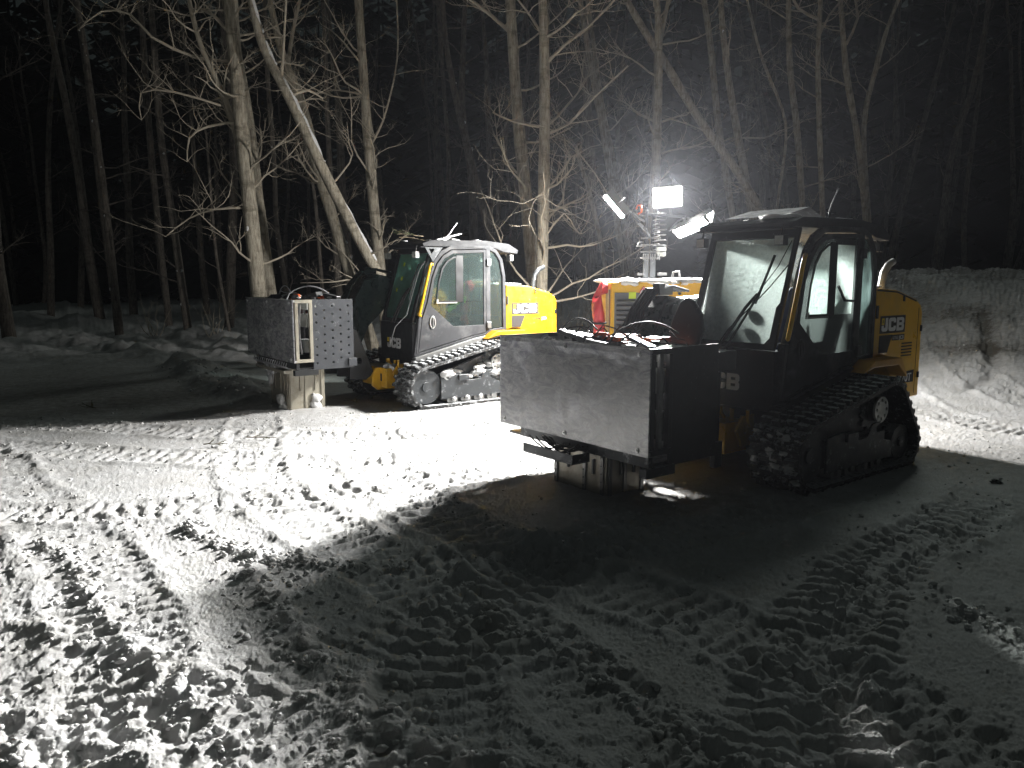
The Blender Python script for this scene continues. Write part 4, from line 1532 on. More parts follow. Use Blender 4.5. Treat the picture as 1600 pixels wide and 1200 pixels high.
TY = 10.3
tower = empty('lighting_tower', (2.2, TY, 0))
tag(tower, 'yellow generator cabinet with a mast of lit floodlights, behind the nearest loader', 'lighting tower')
gx0, gx1, gy0, gy1, gz0, gz1 = -.95, .95, -.50, .75, .42, 1.62
b = MB()
b.box(gx0, gx1, gy0, gy1, gz0, gz1)
cabn = b.build('cabinet', M['yellow'], tower, .03, seg=3)
b = MB()
b.box(gx0 + .05, gx0 + .50, gy0 - .006, gy0 - .001, gz0 + .3, gz1 - .14)
b.box(gx0 + .88, gx1 - .1, gy0 - .006, gy0 - .001, gz0 + .3, gz1 - .24)
b.box(gx0 - .012, gx0 - .001, gy0 + .03, gy0 + .4, gz0 + .1, gz1 - .1)
b.build('grille_panel', M['genpanel'], cabn)
for k in range(11):
    z = gz0 + .32 + k * .062
    b = MB()
    b.add([(gx0 + .08, gy0 - .007, z), (gx0 + .47, gy0 - .007, z), (gx0 + .47, gy0 - .045, z + .012), (gx0 + .08, gy0 - .045, z + .012), (gx0 + .08, gy0 - .007, z + .035), (gx0 + .47, gy0 - .007, z + .035)],
          [(0, 1, 2, 3), (3, 2, 5, 4), (0, 3, 4), (1, 5, 2)])
    b.build('louvre_slat', M['genpanel'], cabn)
b = MB(); b.box(gx0 + .23, gx0 + .32, gy0 - .0095, gy0 - .0065, gz1 - .215, gz1 - .13); b.build('lime_sticker', M['sticker'], cabn)
b = MB(); b.plate([(0, -.075), (.055, 0), (0, .075), (-.055, 0)], [], (gx0 + .415, gy0 - .0096, gz1 - .13), (1, 0, 0), (0, 0, 1), (0, 1, 0), .002)
ds = b.build('hazard_sticker', M['red_sticker'], cabn)
b = MB(); b.plate([(0, -.06), (.043, 0), (0, .06), (-.043, 0)], [[(0, -.05), (-.035, 0), (0, .05), (.035, 0)]], (gx0 + .415, gy0 - .0116, gz1 - .13), (1, 0, 0), (0, 0, 1), (0, 1, 0), .0015)
b.box(gx0 + .395, gx0 + .435, gy0 - .0118, gy0 - .0101, gz1 - .135, gz1 - .115)
b.build('sticker_print', M['white'], ds)
b = MB(); b.box(gx0 + .64, gx0 + .69, gy0 - .004, gy0 - .001, gz1 - .11, gz1 - .06); b.build('badge', M['grey_box'], cabn)
b = MB(); b.box(gx0 + .58, gx0 + .74, gy0 - .004, gy0 - .001, gz1 - .24, gz1 - .17); b.build('placard', M['white'], cabn)
b = MB(); b.box(gx0 + .96, gx0 + 1.02, gy0 - .0095, gy0 - .0065, gz1 - .33, gz1 - .29); b.build('orange_sticker', M['orange_part'], cabn)
b = MB(); b.cyl((gx0 + .87, gy0, gz1 - .15), (gx0 + .87, gy0 - .03, gz1 - .15), .018, 12); b.build('knob', M['black'], cabn)
b = MB()
b.tube([(gx0 + .80, gy0 + .2, gz1), (gx0 + .83, gy0 + .2, gz1 + .12), (gx0 + .90, gy0 + .2, gz1 + .13), (gx0 + .92, gy0 + .2, gz1 + .02)], .014, 8)
b.build('lifting_eye', M['alu'], cabn)
# trailer chassis and wheels
b = MB()
b.box(gx0 + .1, gx1 - .1, gy0 + .1, gy1 - .1, .34, .415)
b.box(gx0 - .5, gx0 + .1, .08, .16, .34, .41)
for x in (gx0 + .08, gx1 - .08):
    b.box(x - .03, x + .03, gy0 + .05, gy0 + .11, .0, .34)
b.build('trailer_frame', M['steel_dark'], tower, .004)
for s in (gy0 + .02, gy1 - .02):
    b = MB(); b.cyl((0, s - .08, .28), (0, s + .08, .28), .27, 28); w = b.build('wheel', M['rubber'], tower, .01)
    b = MB(); b.cyl((0, s - .09, .28), (0, s + .09, .28), .15, 20); b.build('rim', M['rim'], w)
# snow on the lid
b = MB()
rn = random.Random(8)
for k in range(60):
    b.blob((rn.uniform(gx0 + .06, gx1 - .06), rn.uniform(gy0 + .03, gy1 - .06), gz1 + .006), rn.uniform(.05, .12), 2, .5, k, (1.6, 1.4, .32))
for k in range(18):
    b.blob((gx0 + .06 + rn.random() * 1.8, gy0 + .005, gz1 - .015), rn.uniform(.02, .045), 2, .5, k + 70, (1.8, .6, .9))
tag(b.build('lid_snow', M['snow'], cabn), kind='stuff')
# mast: position relative to tower
mx, my = at(1018, 400, TY).x - 2.2, 0.0
b = MB()
b.box(mx - .10, mx - .04, my - .03, my + .03, gz1, 2.16)
b.box(mx - .02, mx + .05, my - .03, my + .04, gz1, 2.10)
b.box(mx - .095, mx - .055, my - .02, my + .02, 2.16, 2.55)
b.box(mx - .012, mx + .03, my - .02, my + .02, 2.10, 2.50)
b.split('mast', M['steel_dark'], tower, .004)
b = MB()
for z in (1.64, 1.92, 2.0, 2.09, 2.18):
    b.box(mx - .14, mx + .10, my - .06, my + .06, z, z + .018)
for k in range(8): b.cyl((mx - .12 + .03 * k, my - .075, 1.90), (mx - .12 + .03 * k, my - .075, 1.98), .008, 8)
b.box(mx - .18, mx - .12, my - .05, my, 1.70, 1.73)
b.box(mx + .08, mx + .20, my - .05, my, 1.70, 1.735)
b.box(mx - .2, mx - .08, my - .05, my + .02, 2.075, 2.09)
b.tube([(mx - .19, my - .02, 2.10), (mx - .17, my - .02, 2.13), (mx - .11, my - .02, 2.13)], .012, 6)
b.split('clamp', M['steel_grey'], tower, .002)
for k in range(9):
    z = 1.95 + k * .068
    b = MB(); b.box(mx + .055, mx + .175, my - .06, my + .05, z, z + (.05 if k < 2 else .012))
    b.build('cable_chain_link', M['grey_box'] if k < 2 else M['steel_grey'], tower, .002)
b = MB()
for k in range(8):
    z = 2.0 + k * .055
    b.tube([(mx + .05 + .045 * math.cos(t), my - .01 + .045 * math.sin(t), z + .0085 * t) for t in [i * PI / 6 for i in range(13)]], .007, 5)
b.build('coiled_cable', M['cable_pale'], tower)
b = MB()
b.bar((mx - .16, my, 2.50), (mx + .45, my, 2.46), .035, .03)
b.bar((mx + .40, my, 2.47), (mx + .22, my - .02, 2.28), .02, .02)
b.bar((mx - .10, my, 2.28), (mx - .28, my - .02, 2.52), .03, .02)
b.bar((mx - .04, my - .03, 2.20), (mx - .13, my - .05, 2.33), .05, .03)
b.split('cross_arm', M['steel_dark'], tower, .003)
b = MB()
b.add([Vector((mx - .205, my - .06, 2.37)), Vector((mx - .17, my - .06, 2.385)), Vector((mx - .075, my - .06, 2.30)), Vector((mx - .10, my - .06, 2.265))], [(3, 2, 1, 0)])
b.add([Vector((mx - .205, my - .04, 2.37)), Vector((mx - .17, my - .04, 2.385)), Vector((mx - .075, my - .04, 2.30)), Vector((mx - .10, my - .04, 2.265))], [(0, 1, 2, 3)])
b.build('reflector_plate', M['alu'], tower)
b = MB(); b.tube([(mx - .22, my - .02, 2.56), (mx - .20, my - .04, 2.61), (mx - .16, my - .04, 2.60), (mx - .15, my - .02, 2.52), (mx - .19, my, 2.5)], .012, 8)
b.build('orange_strap', M['orange_part'], tower)
E1 = emis('white led light', (1.0, 0.985, 0.95), 120.0)
BEAM = 1000.0
T0 = Vector((2.2, TY, 0))


def tl(u, v, dy=0.0):
    return at(u, v, TY + dy) - T0


E2 = emis('white led light, second lamp', (1.0, 0.985, 0.95), LAMP * .24)
E3 = emis('white led light, left lamp', (1.0, 0.985, 0.95), LAMP * .30)
E4 = emis('white led light, right lamp', (1.0, 0.985, 0.95), LAMP * .28)
lamp_head(tower, tl(1043, 308), (-.30, -.95, -.06), .36, .24, R(-3), E1, (mx + .25, my, 2.48))
# the first lamp's own light: a floodlight beam leaving its lens
la = bpy.data.lights.new('floodlight_beam', 'AREA')
la.shape = 'RECTANGLE'
la.size, la.size_y = .35, .23
la.energy = BEAM
la.spread = R(112)
la.color = (1.0, .985, .95)
lo_ = bpy.data.objects.new('floodlight_beam', la)
col.objects.link(lo_)
nb_ = Vector((-.30, -.95, -.06)).normalized()
lo_.location = T0 + tl(1043, 308) + nb_ * .02
lo_.rotation_euler = nb_.to_track_quat('-Z', 'Y').to_euler()
lamp_head(tower, tl(1080, 356, -.05), (-.05, -.58, -.84), .42, .16, R(-36), E2, (mx + .40, my, 2.46))
lamp_head(tower, tl(960, 322), (-.75, .01, -.66), .30, .35, R(0), E3, (mx - .10, my, 2.40))
lamp_head(tower, tl(1103, 344, .14), (.62, -.62, -.5), .22, .15, R(-30), E4, (mx + .42, my, 2.46))

# red canvas duct on the cabinet's left corner
b = MB()
pts = [(-.98, -.42, 1.54), (-1.06, -.46, 1.55), (-1.12, -.48, 1.47), (-1.13, -.49, 1.36), (-1.10, -.50, 1.22), (-1.085, -.5, 1.08), (-1.08, -.5, .8), (-1.08, -.5, .5)]
rad = [.09, .125, .135, .13, .11, .085, .09, .10]
n = 22
vs, fs = [], []
for i, (p, r_) in enumerate(zip(pts, rad)):
    for j in range(n):
        a = 2 * PI * j / n
        rr = r_ * (1 + .10 * math.sin(5 * a + i * 1.7) + .06 * math.sin(9 * a - i))
        if i < 2: vs.append((p[0], p[1] + rr * .6 * math.cos(a), p[2] + rr * math.sin(a) * .8))
        elif i < 4: vs.append((p[0] + rr * .5 * math.sin(a) * .6 - rr * .3 * math.cos(a), p[1] + rr * .6 * math.cos(a), p[2] + rr * math.sin(a) * .6))
        else: vs.append((p[0] + rr * .8 * math.sin(a), p[1] + rr * .6 * math.cos(a), p[2] + .01 * math.sin(3 * a)))
for i in range(len(pts) - 1):
    for j in range(n):
        a, c = i * n + j, i * n + (j + 1) % n
        fs.append((a, c, c + n, a + n))
b.add(vs, fs, 0, True)
b.add(vs[:n], [tuple(range(n))], 0)
duct = b.build('canvas_duct', M['red'], tower)
md = duct.modifiers.new('sub', 'SUBSURF'); md.levels = 2; md.render_levels = 2
b = MB(); b.tube([(-1.09 + .085 * math.cos(t), -.5 + .07 * math.sin(t), 1.10 + .01 * math.sin(t)) for t in [i * PI / 8 for i in range(17)]], .012, 6)
b.tube([(-1.17, -.5, 1.10), (-1.21, -.5, 1.12), (-1.2, -.5, 1.15), (-1.16, -.5, 1.13)], .005, 5)
b.build('strap', M['cable'], duct)


# ------------------------------------------------------------------ trees
def wander(p, d, L, seg, rn, bend=.25, up=.05):
    pts = [Vector(p)]
    d = Vector(d).normalized()
    for i in range(seg):
        d = (d + Vector((rn.gauss(0, bend), rn.gauss(0, bend), rn.gauss(0, bend) + up))).normalized()
        pts.append(pts[-1] + d * (L / seg))
    return pts


def grow(mb, p, d, L, r, lvl, rn, maxl=3):
    seg = 7 if lvl == 0 else (5 if lvl == 1 else 4)
    pts = wander(p, d, L, seg, rn, .17 if lvl == 0 else .22, .06)
    rad = [r * (1 - .82 * i / seg) for i in range(seg + 1)]
    mb.tube(pts, rad, 6 if lvl == 0 else (4 if lvl == 1 else 3), 0, False)
    if lvl >= maxl: return
    n = (rn.randint(4, 7) if lvl == 0 else rn.randint(2, 5)) if lvl < 2 else rn.randint(0, 2)
    for k in range(n):
        t = rn.uniform(.25, .97) * seg
        i = min(int(t), seg - 1)
        q = pts[i].lerp(pts[i + 1], t - i)
        dd = (pts[i + 1] - pts[i]).normalized()
        side = Vector((rn.gauss(0, 1), rn.gauss(0, 1), rn.gauss(0, .6) + .25)).normalized()
        nd = (dd * .75 + side * .85).normalized()
        grow(mb, q, nd, L * rn.uniform(.30, .55), max(.0026, rad[i] * .55), lvl + 1, rn, maxl)


def trunk_tube(mb, pts, rad, rn, sides=14, wob=.05):
    P = np.array([list(p) for p in pts])
    # resample finely
    fine, fr = [], []
    for i in range(len(P) - 1):
        p0, p1, p2, p3 = P[max(i - 1, 0)], P[i], P[i + 1], P[min(i + 2, len(P) - 1)]
        L = np.linalg.norm(p2 - p1)
        k = max(2, int(L / .3))
        for j in range(k):
            t = j / k
            fine.append(0.5 * ((2 * p1) + (-p0 + p2) * t + (2 * p0 - 5 * p1 + 4 * p2 - p3) * t * t + (-p0 + 3 * p1 - 3 * p2 + p3) * t ** 3))
            fr.append((rad[i] * (1 - t) + rad[i + 1] * t) * (1 + rn.gauss(0, wob * .5)))
    fine.append(P[-1]); fr.append(rad[-1])
    mb.tube([Vector(p) for p in fine], fr, sides)
    return [Vector(p) for p in fine], fr


def make_tree(name_label, D, px, nb=14, blen=2.0, seed=0, group=None, dark=False, limbs=(), snowy=False, topz=13.0, reach=3, side=0.0, wk=.82):
    """px: (u, v, width) measured from the bottom of the trunk upwards; D distance"""
    rn = random.Random(seed)
    pts, rad = [], []
    for (u, v, w) in px:
        pts.append(at(u, v, D)); rad.append(w * D / FPX / 2 * wk)
    # continue straight down to the ground and up out of view
    d = (pts[1] - pts[0])
    base = pts[0]
    gz = ground_z(base.x, base.y) - .15
    if base.z > gz + .05:
        t = (base.z - gz) / max(.2, d.z)
        nb_ = base - d * t
        nb_.y = D
        pts.insert(0, nb_); rad.insert(0, rad[0] * 1.12)
    base = pts[0].copy()
    top = pts[-1]
    d2 = (pts[-1] - pts[-2]).normalized()
    if top.z < topz:
        t = (topz - top.z) / max(.5, d2.z)
        pts.append(top + d2 * t * .5 + Vector((rn.gauss(0, .15), rn.gauss(0, .2), 0))); rad.append(rad[-1] * .7)
        pts.append(top + d2 * t + Vector((rn.gauss(0, .3), rn.gauss(0, .3), 0))); rad.append(rad[-1] * .35)
    root = empty('tree', base)
    tag(root, name_label, 'tree', group)
    mb = MB()
    fine, fr = trunk_tube(mb, [p - base for p in pts], rad, rn)
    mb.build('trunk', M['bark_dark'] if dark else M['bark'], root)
    mb = MB()
    for lb in limbs:
        lp = [at(u, v, D) - base for (u, v, w) in lb]
        for q in lp[1:]: q.y += rn.uniform(-.25, .25)
        lr = [w * D / FPX / 2 * .8 for (_, _, w) in lb]
        f2, r2 = trunk_tube(mb, lp, lr, rn, 8, .03)
        for k in range(len(lb) * 3):
            i = rn.randint(1, len(f2) - 1)
            a = rn.uniform(0, 6.28)
            grow(mb, f2[i], (math.cos(a), math.sin(a) * .6, rn.uniform(.1, .8)), rn.uniform(.4, 1.1), max(.006, r2[i] * .45), 1, rn, reach)
    for k in range(int(nb * 1.3)):
        i = rn.randint(int(len(fine) * .12), len(fine) - 1)
        zz = (fine[i] + base).z
        if zz < .9: continue
        a = rn.uniform(0, 2 * PI)
        dv = Vector((math.cos(a) + side, math.sin(a) * .8, rn.uniform(-.05, .75)))
        grow(mb, fine[i], dv, blen * rn.uniform(.45, 1.15), min(fr[i] * .30, .024), 0, rn, reach)
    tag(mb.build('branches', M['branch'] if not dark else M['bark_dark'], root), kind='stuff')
    if snowy:
        mb = MB()
        if snowy > 20:
            k = 3
            while k < int(len(fine) * .62):
                n_ = rn.randint(2, 5)
                sp_, sr_ = [], []
                for kk in range(k, min(k + n_, len(fine) - 2)):
                    for q_ in (0, .5):
                        p = fine[kk].lerp(fine[kk + 1], q_)
                        dv = (fine[kk + 1] - fine[kk]).normalized()
                        upn = (Vector((0, 0, 1)) - dv * dv.z).normalized()
                        sp_.append(p + upn * fr[kk] * .62 + Vector((rn.gauss(0, .008), rn.gauss(0, .008), 0)))
                        sr_.append(fr[kk] * rn.uniform(.42, .62))
                if len(sp_) > 2:
                    sr_[0] *= .4; sr_[-1] *= .4
                    mb.tube(sp_, sr_, 8)
                k += n_ + (1 if rn.random() < .35 else 0)
        for k in range(snowy):
            i = rn.randint(1, max(2, int(len(fine) * .75)))
            p, r_ = fine[i], fr[i]
            dv = (fine[min(i + 1, len(fine) - 1)] - fine[i - 1]).normalized()
            upn = Vector((0, 0, 1)) - dv * dv.z
            if upn.length < .15: upn = Vector((rn.gauss(0, 1), -1, 0))
            upn.normalize()
            vert = abs(dv.z) > .93
            q = p + upn * r_ * (.92 if vert else .80)
            mb.blob(q, min(.09, r_ * rn.uniform(.2, .45)), 2, .7, k, (1, .5, 1.3) if vert else (1.0, 1.0, .6))
        tag(mb.build('trunk_snow', M['snow'], root), kind='stuff')
    return root


make_tree('thickest pale straight trunk, standing behind the far scanner box', 14.5, [(405, 465, 34), (388, 300, 31), (370, 120, 27), (360, -40, 28)], 26, 2.0, 1, wk=.72,
          limbs=[[(374, 232, 11), (345, 150, 11), (318, 80, 10), (295, 20, 9), (282, -50, 7)], [(385, 325, 5), (340, 328, 4), (290, 340, 3), (262, 370, 2)], [(372, 190, 6), (320, 195, 5), (295, 215, 4), (285, 250, 2)], [(366, 95, 7), (300, 85, 6), (240, 60, 5), (200, 20, 4), (150, 12, 3), (118, 45, 2)], [(364, 60, 7), (335, 25, 6), (300, 5, 5)], [(345, 165, 5), (280, 148, 4), (230, 150, 3), (215, 185, 2)]], snowy=3)
make_tree('pale trunk close behind the thickest trunk, slightly to its right', 16.0, [(424, 470, 24), (405, 330, 23), (388, 180, 17), (366, 60, 15), (345, -40, 13)], 12, 1.7, 2)
make_tree('long leaning trunk with a line of snow on it, resting over the far loader arm', 14.0, [(600, 440, 19), (575, 400, 20), (535, 325, 21), (500, 255, 21), (470, 190, 19), (440, 130, 17), (410, 70, 16), (388, -20, 13)], 9, 1.4, 3, snowy=26,
          limbs=[[(455, 150, 6), (480, 140, 5), (500, 150, 3)], [(440, 120, 6), (445, 60, 5), (450, -10, 4)]])
make_tree('broken darker trunk crossing behind the long leaning trunk', 16.5, [(548, 430, 22), (520, 340, 20), (496, 260, 22), (470, 160, 19), (440, 80, 14), (415, -30, 10)], 10, 1.5, 4, snowy=5,
          limbs=[[(450, 100, 8), (455, 40, 7), (480, -20, 5)]])
make_tree('slim straight trunk rising just left of the far loader cab', 15.5, [(595, 430, 21), (582, 300, 20), (570, 150, 17), (560, 0, 15), (556, -40, 14)], 13, 1.8, 5,
          limbs=[[(577, 230, 4), (600, 190, 4), (620, 90, 3), (622, -10, 3)], [(572, 110, 4), (540, 70, 3), (515, 45, 2)]])
make_tree('pale trunk with dark bark scars, left one of the pair behind the yellow hood', 14.5, [(838, 465, 27), (824, 330, 25), (808, 170, 21), (797, 0, 18), (794, -40, 17)], 12, 1.8, 6,
          limbs=[[(802, 55, 8), (770, 25, 7), (735, 5, 6), (715, -20, 5)]])
make_tree('bright pale trunk with many curved branches, right one of the pair behind the yellow hood', 13.5, [(846, 470, 22), (849, 330, 22), (851, 170, 21), (850, 60, 18), (846, -40, 16)], 16, 2.1, 7,
          limbs=[[(853, 100, 7), (880, 75, 6), (920, 40, 5), (960, 0, 4)], [(853, 210, 6), (890, 190, 5), (930, 150, 4), (980, 105, 3)], [(852, 300, 4), (880, 265, 4), (905, 240, 3), (950, 300, 2)], [(852, 370, 4), (880, 335, 3), (900, 360, 2), (910, 365, 2)], [(850, 200, 5), (800, 190, 4), (770, 175, 3)], [(851, 345, 4), (880, 310, 3), (885, 250, 2)]], side=.5)
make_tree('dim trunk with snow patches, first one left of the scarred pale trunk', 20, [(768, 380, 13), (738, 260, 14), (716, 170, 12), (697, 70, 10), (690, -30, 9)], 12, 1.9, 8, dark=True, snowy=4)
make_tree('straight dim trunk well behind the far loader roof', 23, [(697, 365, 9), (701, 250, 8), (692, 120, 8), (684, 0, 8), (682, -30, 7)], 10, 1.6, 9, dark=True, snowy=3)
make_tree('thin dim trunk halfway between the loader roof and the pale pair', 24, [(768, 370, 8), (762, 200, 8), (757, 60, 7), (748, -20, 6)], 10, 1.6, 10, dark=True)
make_tree('upright forked trunk above the floodlights', 16.5, [(1010, 440, 18), (1024, 270, 17), (1028, 150, 16), (1029, 70, 14), (1024, -30, 9)], 16, 1.5, 11,
          limbs=[[(1029, 80, 10), (1040, 30, 8), (1050, -30, 6)]])
make_tree('long slanting trunk crossing the upright trunk above the floodlights', 17, [(1215, 380, 17), (1188, 330, 16), (1150, 265, 15), (1095, 190, 15), (1040, 100, 15), (1005, 45, 13), (968, -15, 11)], 8, 1.2, 12, topz=9)
make_tree('slightly wavy grey trunk right of the slanting trunk', 18, [(1180, 360, 14), (1158, 240, 14), (1138, 120, 12), (1128, 30, 10), (1124, -30, 9)], 9, 1.4, 13, snowy=2)
make_tree('grey trunk between the upright forked trunk and the wavy one', 19, [(1145, 340, 12), (1122, 190, 12), (1110, 70, 11), (1098, -20, 10)], 8, 1.4, 14)
make_tree('grey trunk above the near cab with small forked shoots', 19, [(1255, 340, 11), (1246, 210, 12), (1234, 100, 11), (1232, -20, 9)], 12, 1.4, 15)
make_tree('straight trunk directly behind the near cab aerial', 18, [(1286, 350, 10), (1281, 220, 10), (1278, 90, 9), (1282, -20, 8)], 9, 1.5, 16, limbs=[[(1278, 30, 6), (1250, 10, 5), (1225, -15, 4)], [(1279, 60, 4), (1300, 20, 4), (1330, -15, 3)]])
make_tree('left stem of the double trunk above the rear of the near cab', 18.5, [(1353, 350, 10), (1342, 230, 12), (1322, 110, 11), (1310, -20, 8)], 9, 1.5, 17, limbs=[[(1322, 70, 5), (1338, 30, 5), (1340, -20, 4)]])
make_tree('curved right stem of the double trunk above the rear of the near cab', 18.7, [(1358, 350, 9), (1350, 200, 9), (1368, 110, 9), (1388, 40, 7), (1412, -20, 6)], 7, 1.3, 18)
make_tree('thin crooked young tree with bare shoots above the frosted windscreen', 17.5, [(1214, 325, 5), (1228, 220, 5), (1222, 170, 5), (1190, 90, 5), (1165, -10, 4)], 12, 1.1, 19, topz=8)
make_tree('thin leaning trunk left of the lit floodlights', 19, [(950, 440, 9), (935, 360, 9), (918, 290, 8), (900, 230, 6)], 6, 1.1, 20, topz=5)
make_tree('grey trunk just left of the edge-on floodlight', 21, [(975, 420, 12), (950, 250, 12), (925, 110, 11), (908, 10, 9), (904, -30, 8)], 8, 1.5, 21)
make_tree('slim grey trunk right behind the edge-on floodlight', 22, [(985, 410, 11), (962, 270, 10), (940, 160, 9), (925, 50, 8), (915, -20, 7)], 8, 1.5, 22)
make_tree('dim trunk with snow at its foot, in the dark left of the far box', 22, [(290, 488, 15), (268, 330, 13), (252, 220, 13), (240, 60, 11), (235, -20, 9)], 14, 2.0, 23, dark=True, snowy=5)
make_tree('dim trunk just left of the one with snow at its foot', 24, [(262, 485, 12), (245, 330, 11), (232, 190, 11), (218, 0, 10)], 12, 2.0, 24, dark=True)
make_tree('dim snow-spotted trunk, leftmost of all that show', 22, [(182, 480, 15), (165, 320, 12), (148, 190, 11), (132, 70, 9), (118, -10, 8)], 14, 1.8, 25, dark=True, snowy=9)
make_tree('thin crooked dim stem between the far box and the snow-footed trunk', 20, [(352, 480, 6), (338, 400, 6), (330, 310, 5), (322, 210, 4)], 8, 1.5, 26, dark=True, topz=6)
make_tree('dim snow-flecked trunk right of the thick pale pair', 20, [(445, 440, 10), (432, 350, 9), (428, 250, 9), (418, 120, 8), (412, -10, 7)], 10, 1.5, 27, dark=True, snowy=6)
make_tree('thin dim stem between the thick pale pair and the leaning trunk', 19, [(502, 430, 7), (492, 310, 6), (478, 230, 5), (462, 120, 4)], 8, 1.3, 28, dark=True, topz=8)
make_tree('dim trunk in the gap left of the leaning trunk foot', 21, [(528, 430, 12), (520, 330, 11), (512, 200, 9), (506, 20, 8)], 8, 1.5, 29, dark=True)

# dim forest behind: template trees copied
rn = random.Random(77)
tmpl = []
for k in range(6):
    r2 = random.Random(200 + k)
    root = empty('tree', (0, 0, 0))
    mb = MB()
    pts = [Vector((0, 0, -.2))]
    for j in range(6): pts.append(pts[-1] + Vector((r2.gauss(0, .16), r2.gauss(0, .16), 2.2)))
    rad = [.15 * (1 - .12 * j) for j in range(7)]
    fine, fr = trunk_tube(mb, pts, rad, r2, 9)
    mb.build('trunk', M['bark_dark'], root)
    mb = MB()
    for q in range(11):
        i = r2.randint(6, len(fine) - 1)
        a = r2.uniform(0, 6.28)
        grow(mb, fine[i], (math.cos(a), math.sin(a), r2.uniform(0, .7)), r2.uniform(.8, 2.2), .025, 0, r2, 2)
    tag(mb.build('branches', M['bark_dark'], root), kind='stuff')
    tmpl.append(root)
GF = 'dim trees deep in the forest'
first = set()
for k in range(60):
    for _ in range(50):
        y = rn.uniform(21, 46)
        x = rn.uniform(-.80, .85) * y
        if x > 3 and y < 24: continue
        break
    t = tmpl[k % 6]
    if k % 6 not in first:
        first.add(k % 6)
        o = t
    else:
        o = t.copy(); col.objects.link(o)
        for ch in t.children:
            c = ch.copy(); col.objects.link(c); c.parent = o
    s = rn.uniform(.6, 1.25)
    o.location = (x, y, ground_z(x, y))
    o.rotation_euler = (rn.gauss(0, .05), rn.gauss(0, .07), rn.uniform(0, 6.28))
    o.scale = (s, s, rn.uniform(.9, 1.2))
    tag(o, 'dim bare tree standing deep in the dark forest', 'tree', GF)

# far spruce wood closing the view: one dark mass
r2 = random.Random(55)
mb = MB()
for k in range(210):
    an = R(-64 + 128 * (k + r2.random()) / 210)
    dd = r2.uniform(50, 66)
    x, y = dd * math.sin(an), dd * math.cos(an)
    if y < 24: continue
    z0 = ground_z(x, y)
    hgt = r2.uniform(20, 29)
    wid = r2.uniform(2.6, 4.0)
    mb.tube([(x, y, z0 - .3), (x, y, z0 + hgt * .9)], [.22, .03], 5, 0, False)
    vs, fs = [], []
    for q in range(150):
        h = r2.random() ** 1.15
        zz = z0 + .6 + hgt * h
        L = wid * (1.05 - h) * r2.uniform(.7, 1.1) + .25
        a = r2.uniform(0, 6.28)
        ca, sa = math.cos(a), math.sin(a)
        w = L * .34 + .12
        n0 = len(vs)
        vs += [(x, y, zz), (x + ca * L * .55 - sa * w, y + sa * L * .55 + ca * w, zz - L * .22), (x + ca * L, y + sa * L, zz - L * .5), (x + ca * L * .55 + sa * w, y + sa * L * .55 - ca * w, zz - L * .3)]
        fs += [(n0, n0 + 1, n0 + 2), (n0, n0 + 2, n0 + 3)]
    mb.add(vs, fs)
tag(mb.build('distant_forest', mat('far spruce needles', (0.025, 0.035, 0.02), 0.8, var=.4)), 'far dark wood of spruces closing the view', 'forest', kind='stuff')

# bare undergrowth shrubs
for k, (u, v, D) in enumerate([(910, 432, 17), (925, 428, 18), (890, 430, 19), (940, 425, 20), (520, 470, 18), (330, 480, 20), (1010, 430, 20), (875, 420, 24), (470, 478, 17), (240, 478, 22)]):
    r2 = random.Random(300 + k)
    p = at(u, v, D)
    root = empty('shrub', (p.x, p.y, ground_z(p.x, p.y)))
    mb = MB()
    for q in range(7):
        a = r2.uniform(0, 6.28)
        grow(mb, (r2.gauss(0, .1), r2.gauss(0, .1), -.05), (math.cos(a) * .4, math.sin(a) * .4, 1), r2.uniform(.7, 1.6), .012, 1, r2, 3)
    tag(mb.build('twigs', M['branch'], root), kind='stuff')
    tag(root, ['low bare shrub in the gap between the yellow hood and the red duct', 'taller bare shrub beside the thin leaning trunk, left of the red duct', 'bare shrub just right of the bright pale pair of trunks', 'bare shrub nearest the red duct on the generator cabinet', 'bare shrub behind the raised arm of the far loader', 'bare shrub in the dark left of the far scanner box, near the crooked stem', 'bare shrub behind the floodlight mast', 'farthest bare shrub, seen right of the far loader exhaust pipe', 'bare shrub behind the far scanner box, right of the thickest trunk', 'leftmost bare shrub, by the dim trunks in the dark'][k], 'shrub', 'bare shrubs at the wood edge')


# ------------------------------------------------------------------ small things
def sprig(loc, L, rz, seed, label, tilt=.05, nsub=5, needles=True):
    r2 = random.Random(seed)
    root = empty('fir_sprig', loc, rz)
    root.rotation_euler = (0, tilt, rz)
    tag(root, label, 'twig')
    st, nd = MB(), MB()

    def stem(p, d, l, r):
        pts = wander(p, d, l, 5, r2, .10, .02)
        st.tube(pts, [r * (1 - .12 * i) for i in range(6)], 5)
        if needles:
            for i in range(int(l / .006)):
                t = r2.uniform(.15, 1) * 5
                k = min(int(t), 4)
                q = pts[k].lerp(pts[k + 1], t - k)
                dd = (pts[k + 1] - pts[k]).normalized()
                sd = Vector((r2.gauss(0, 1), r2.gauss(0, 1), r2.gauss(0, .6))).normalized()
                n_ = (dd * .6 + sd).normalized() * r2.uniform(.014, .026)
                w = dd.cross(n_).normalized() * .0022
                nd.add([q - w, q + w, q + n_], [(0, 1, 2)])
        return pts
    main = stem((0, 0, .015), (1, 0, .05), L, .006)
    for k in range(nsub):
        i = r2.randint(1, 4)
        s = 1 if k % 2 else -1
        stem(main[i], (.8, s * r2.uniform(.5, 1), r2.uniform(-.05, .4)), L * r2.uniform(.3, .5), .004)
    st.build('stem', M['twig'], root)
    if needles: nd.build('needles', M['needle'], root)


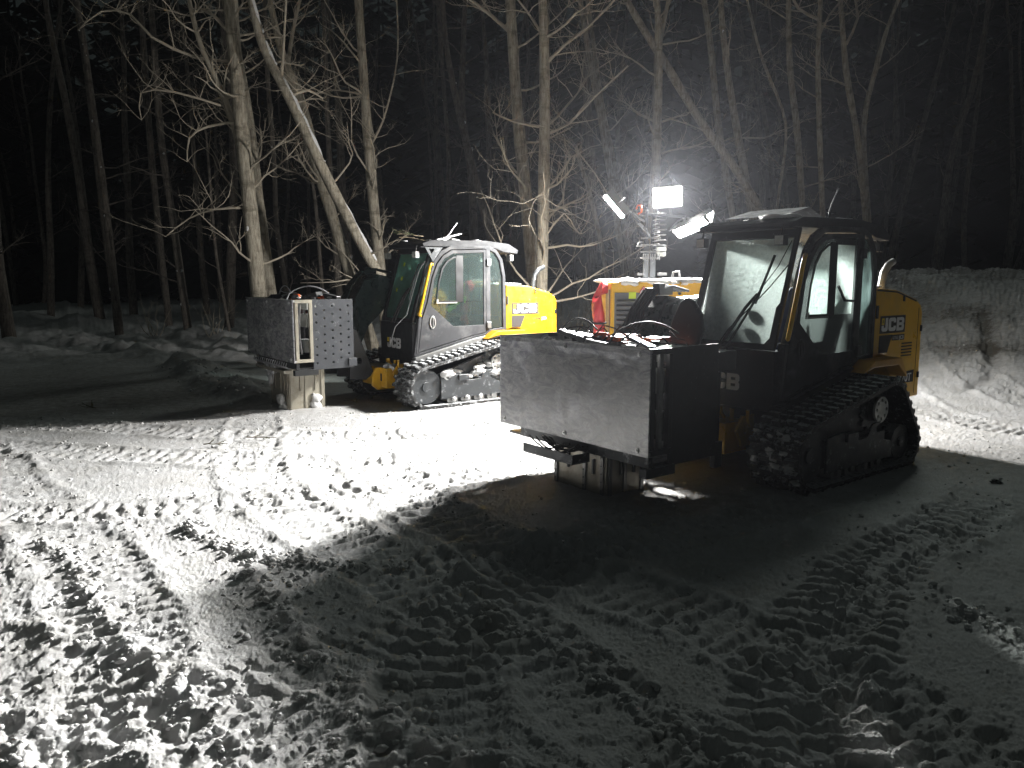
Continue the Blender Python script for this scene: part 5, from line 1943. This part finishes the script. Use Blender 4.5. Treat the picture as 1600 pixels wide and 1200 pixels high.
def gsprig(u, v, L, rz, seed, label, **k):
    c, s = math.cos(PITCH), math.sin(PITCH)
    a, b_ = (u - 800) / FPX, (600 - v) / FPX
    t = CAM_H / (s - b_ * c)
    x, y = a * t, t * (c + b_ * s)
    sprig((x, y, clod_z(x, y) + .02), L, rz, seed, label, **k)


q = local(LEFT, (.15, .1, 2.215))
sprig(q, .45, LEFT[2] + .2, 1, 'green fir sprig lying on the roof of the far loader', nsub=9)
q = local(LEFT, (.45, -.05, 2.20))
sprig(q, .5, LEFT[2] + 3.0, 2, 'bare broken stick lying along the front roof edge of the far loader', needles=False, nsub=2)
gsprig(560, 632, .34, 1.9, 3, 'green fir sprig on the snow before the yellow axle of the far loader', nsub=8)
gsprig(575, 628, .26, .9, 4, 'smaller fir sprig beside the far loader track, close to the yellow axle', nsub=6)
gsprig(318, 700, .22, .3, 5, 'small green fir tuft on the bright snow left of the far box', nsub=5)
gsprig(385, 688, .30, .25, 6, 'brownish twig on the snow just in front of the far box', nsub=3, needles=True)
gsprig(150, 640, .35, 2.5, 7, 'dark twig lying on the dirty snow at the far left', nsub=3)
for k, (x, y, r_, lab) in enumerate([(3.95, 6.1, .03, 'small dark clod on the snow right of the near loader')]):
    b = MB(); b.blob((0, 0, r_ * .3), r_, 4, .7, 40 + k, (1.3, .9, .7))
    o = b.build('earth_lump', M['dark_earth'])
    o.location = (x, y, clod_z(x, y))
    tag(o, lab, 'earth lump')

# hi-vis jacket over the far loader seat
b = MB()
b.blob((-.30, .25, 1.45), .16, 3, .3, 5, (.55, 1.1, 1.3))
b.tube([(-.24, .42, 1.55), (-.15, .46, 1.35), (-.02, .42, 1.22)], [.06, .05, .04], 10)
o = b.build('jacket', M['hivis'])
o.location = (LEFT[0], LEFT[1], 0); o.rotation_euler = (0, 0, LEFT[2])
tag(o, 'lime hi-vis jacket on the seat inside the far loader cab', 'jacket')

# ------------------------------------------------------------------ cold air glowing round the lamps
hz = MB()
hz.box(-70, 70, -12, 78, -1.6, 33)
ho = hz.build('haze', bpy.data.materials.new('cold air'))
hm = ho.data.materials[0]
hm.use_nodes = True
nt = hm.node_tree
for n_ in list(nt.nodes): nt.nodes.remove(n_)
on = nt.nodes.new('ShaderNodeOutputMaterial')
pv = nt.nodes.new('ShaderNodeVolumePrincipled')
pv.inputs['Color'].default_value = (.86, .89, 1.0, 1)
pv.inputs['Density'].default_value = 0.0003
pv.inputs['Anisotropy'].default_value = 0.7
nt.links.new(pv.outputs[0], on.inputs['Volume'])
tag(ho, 'thin icy air over the whole site', kind='stuff')
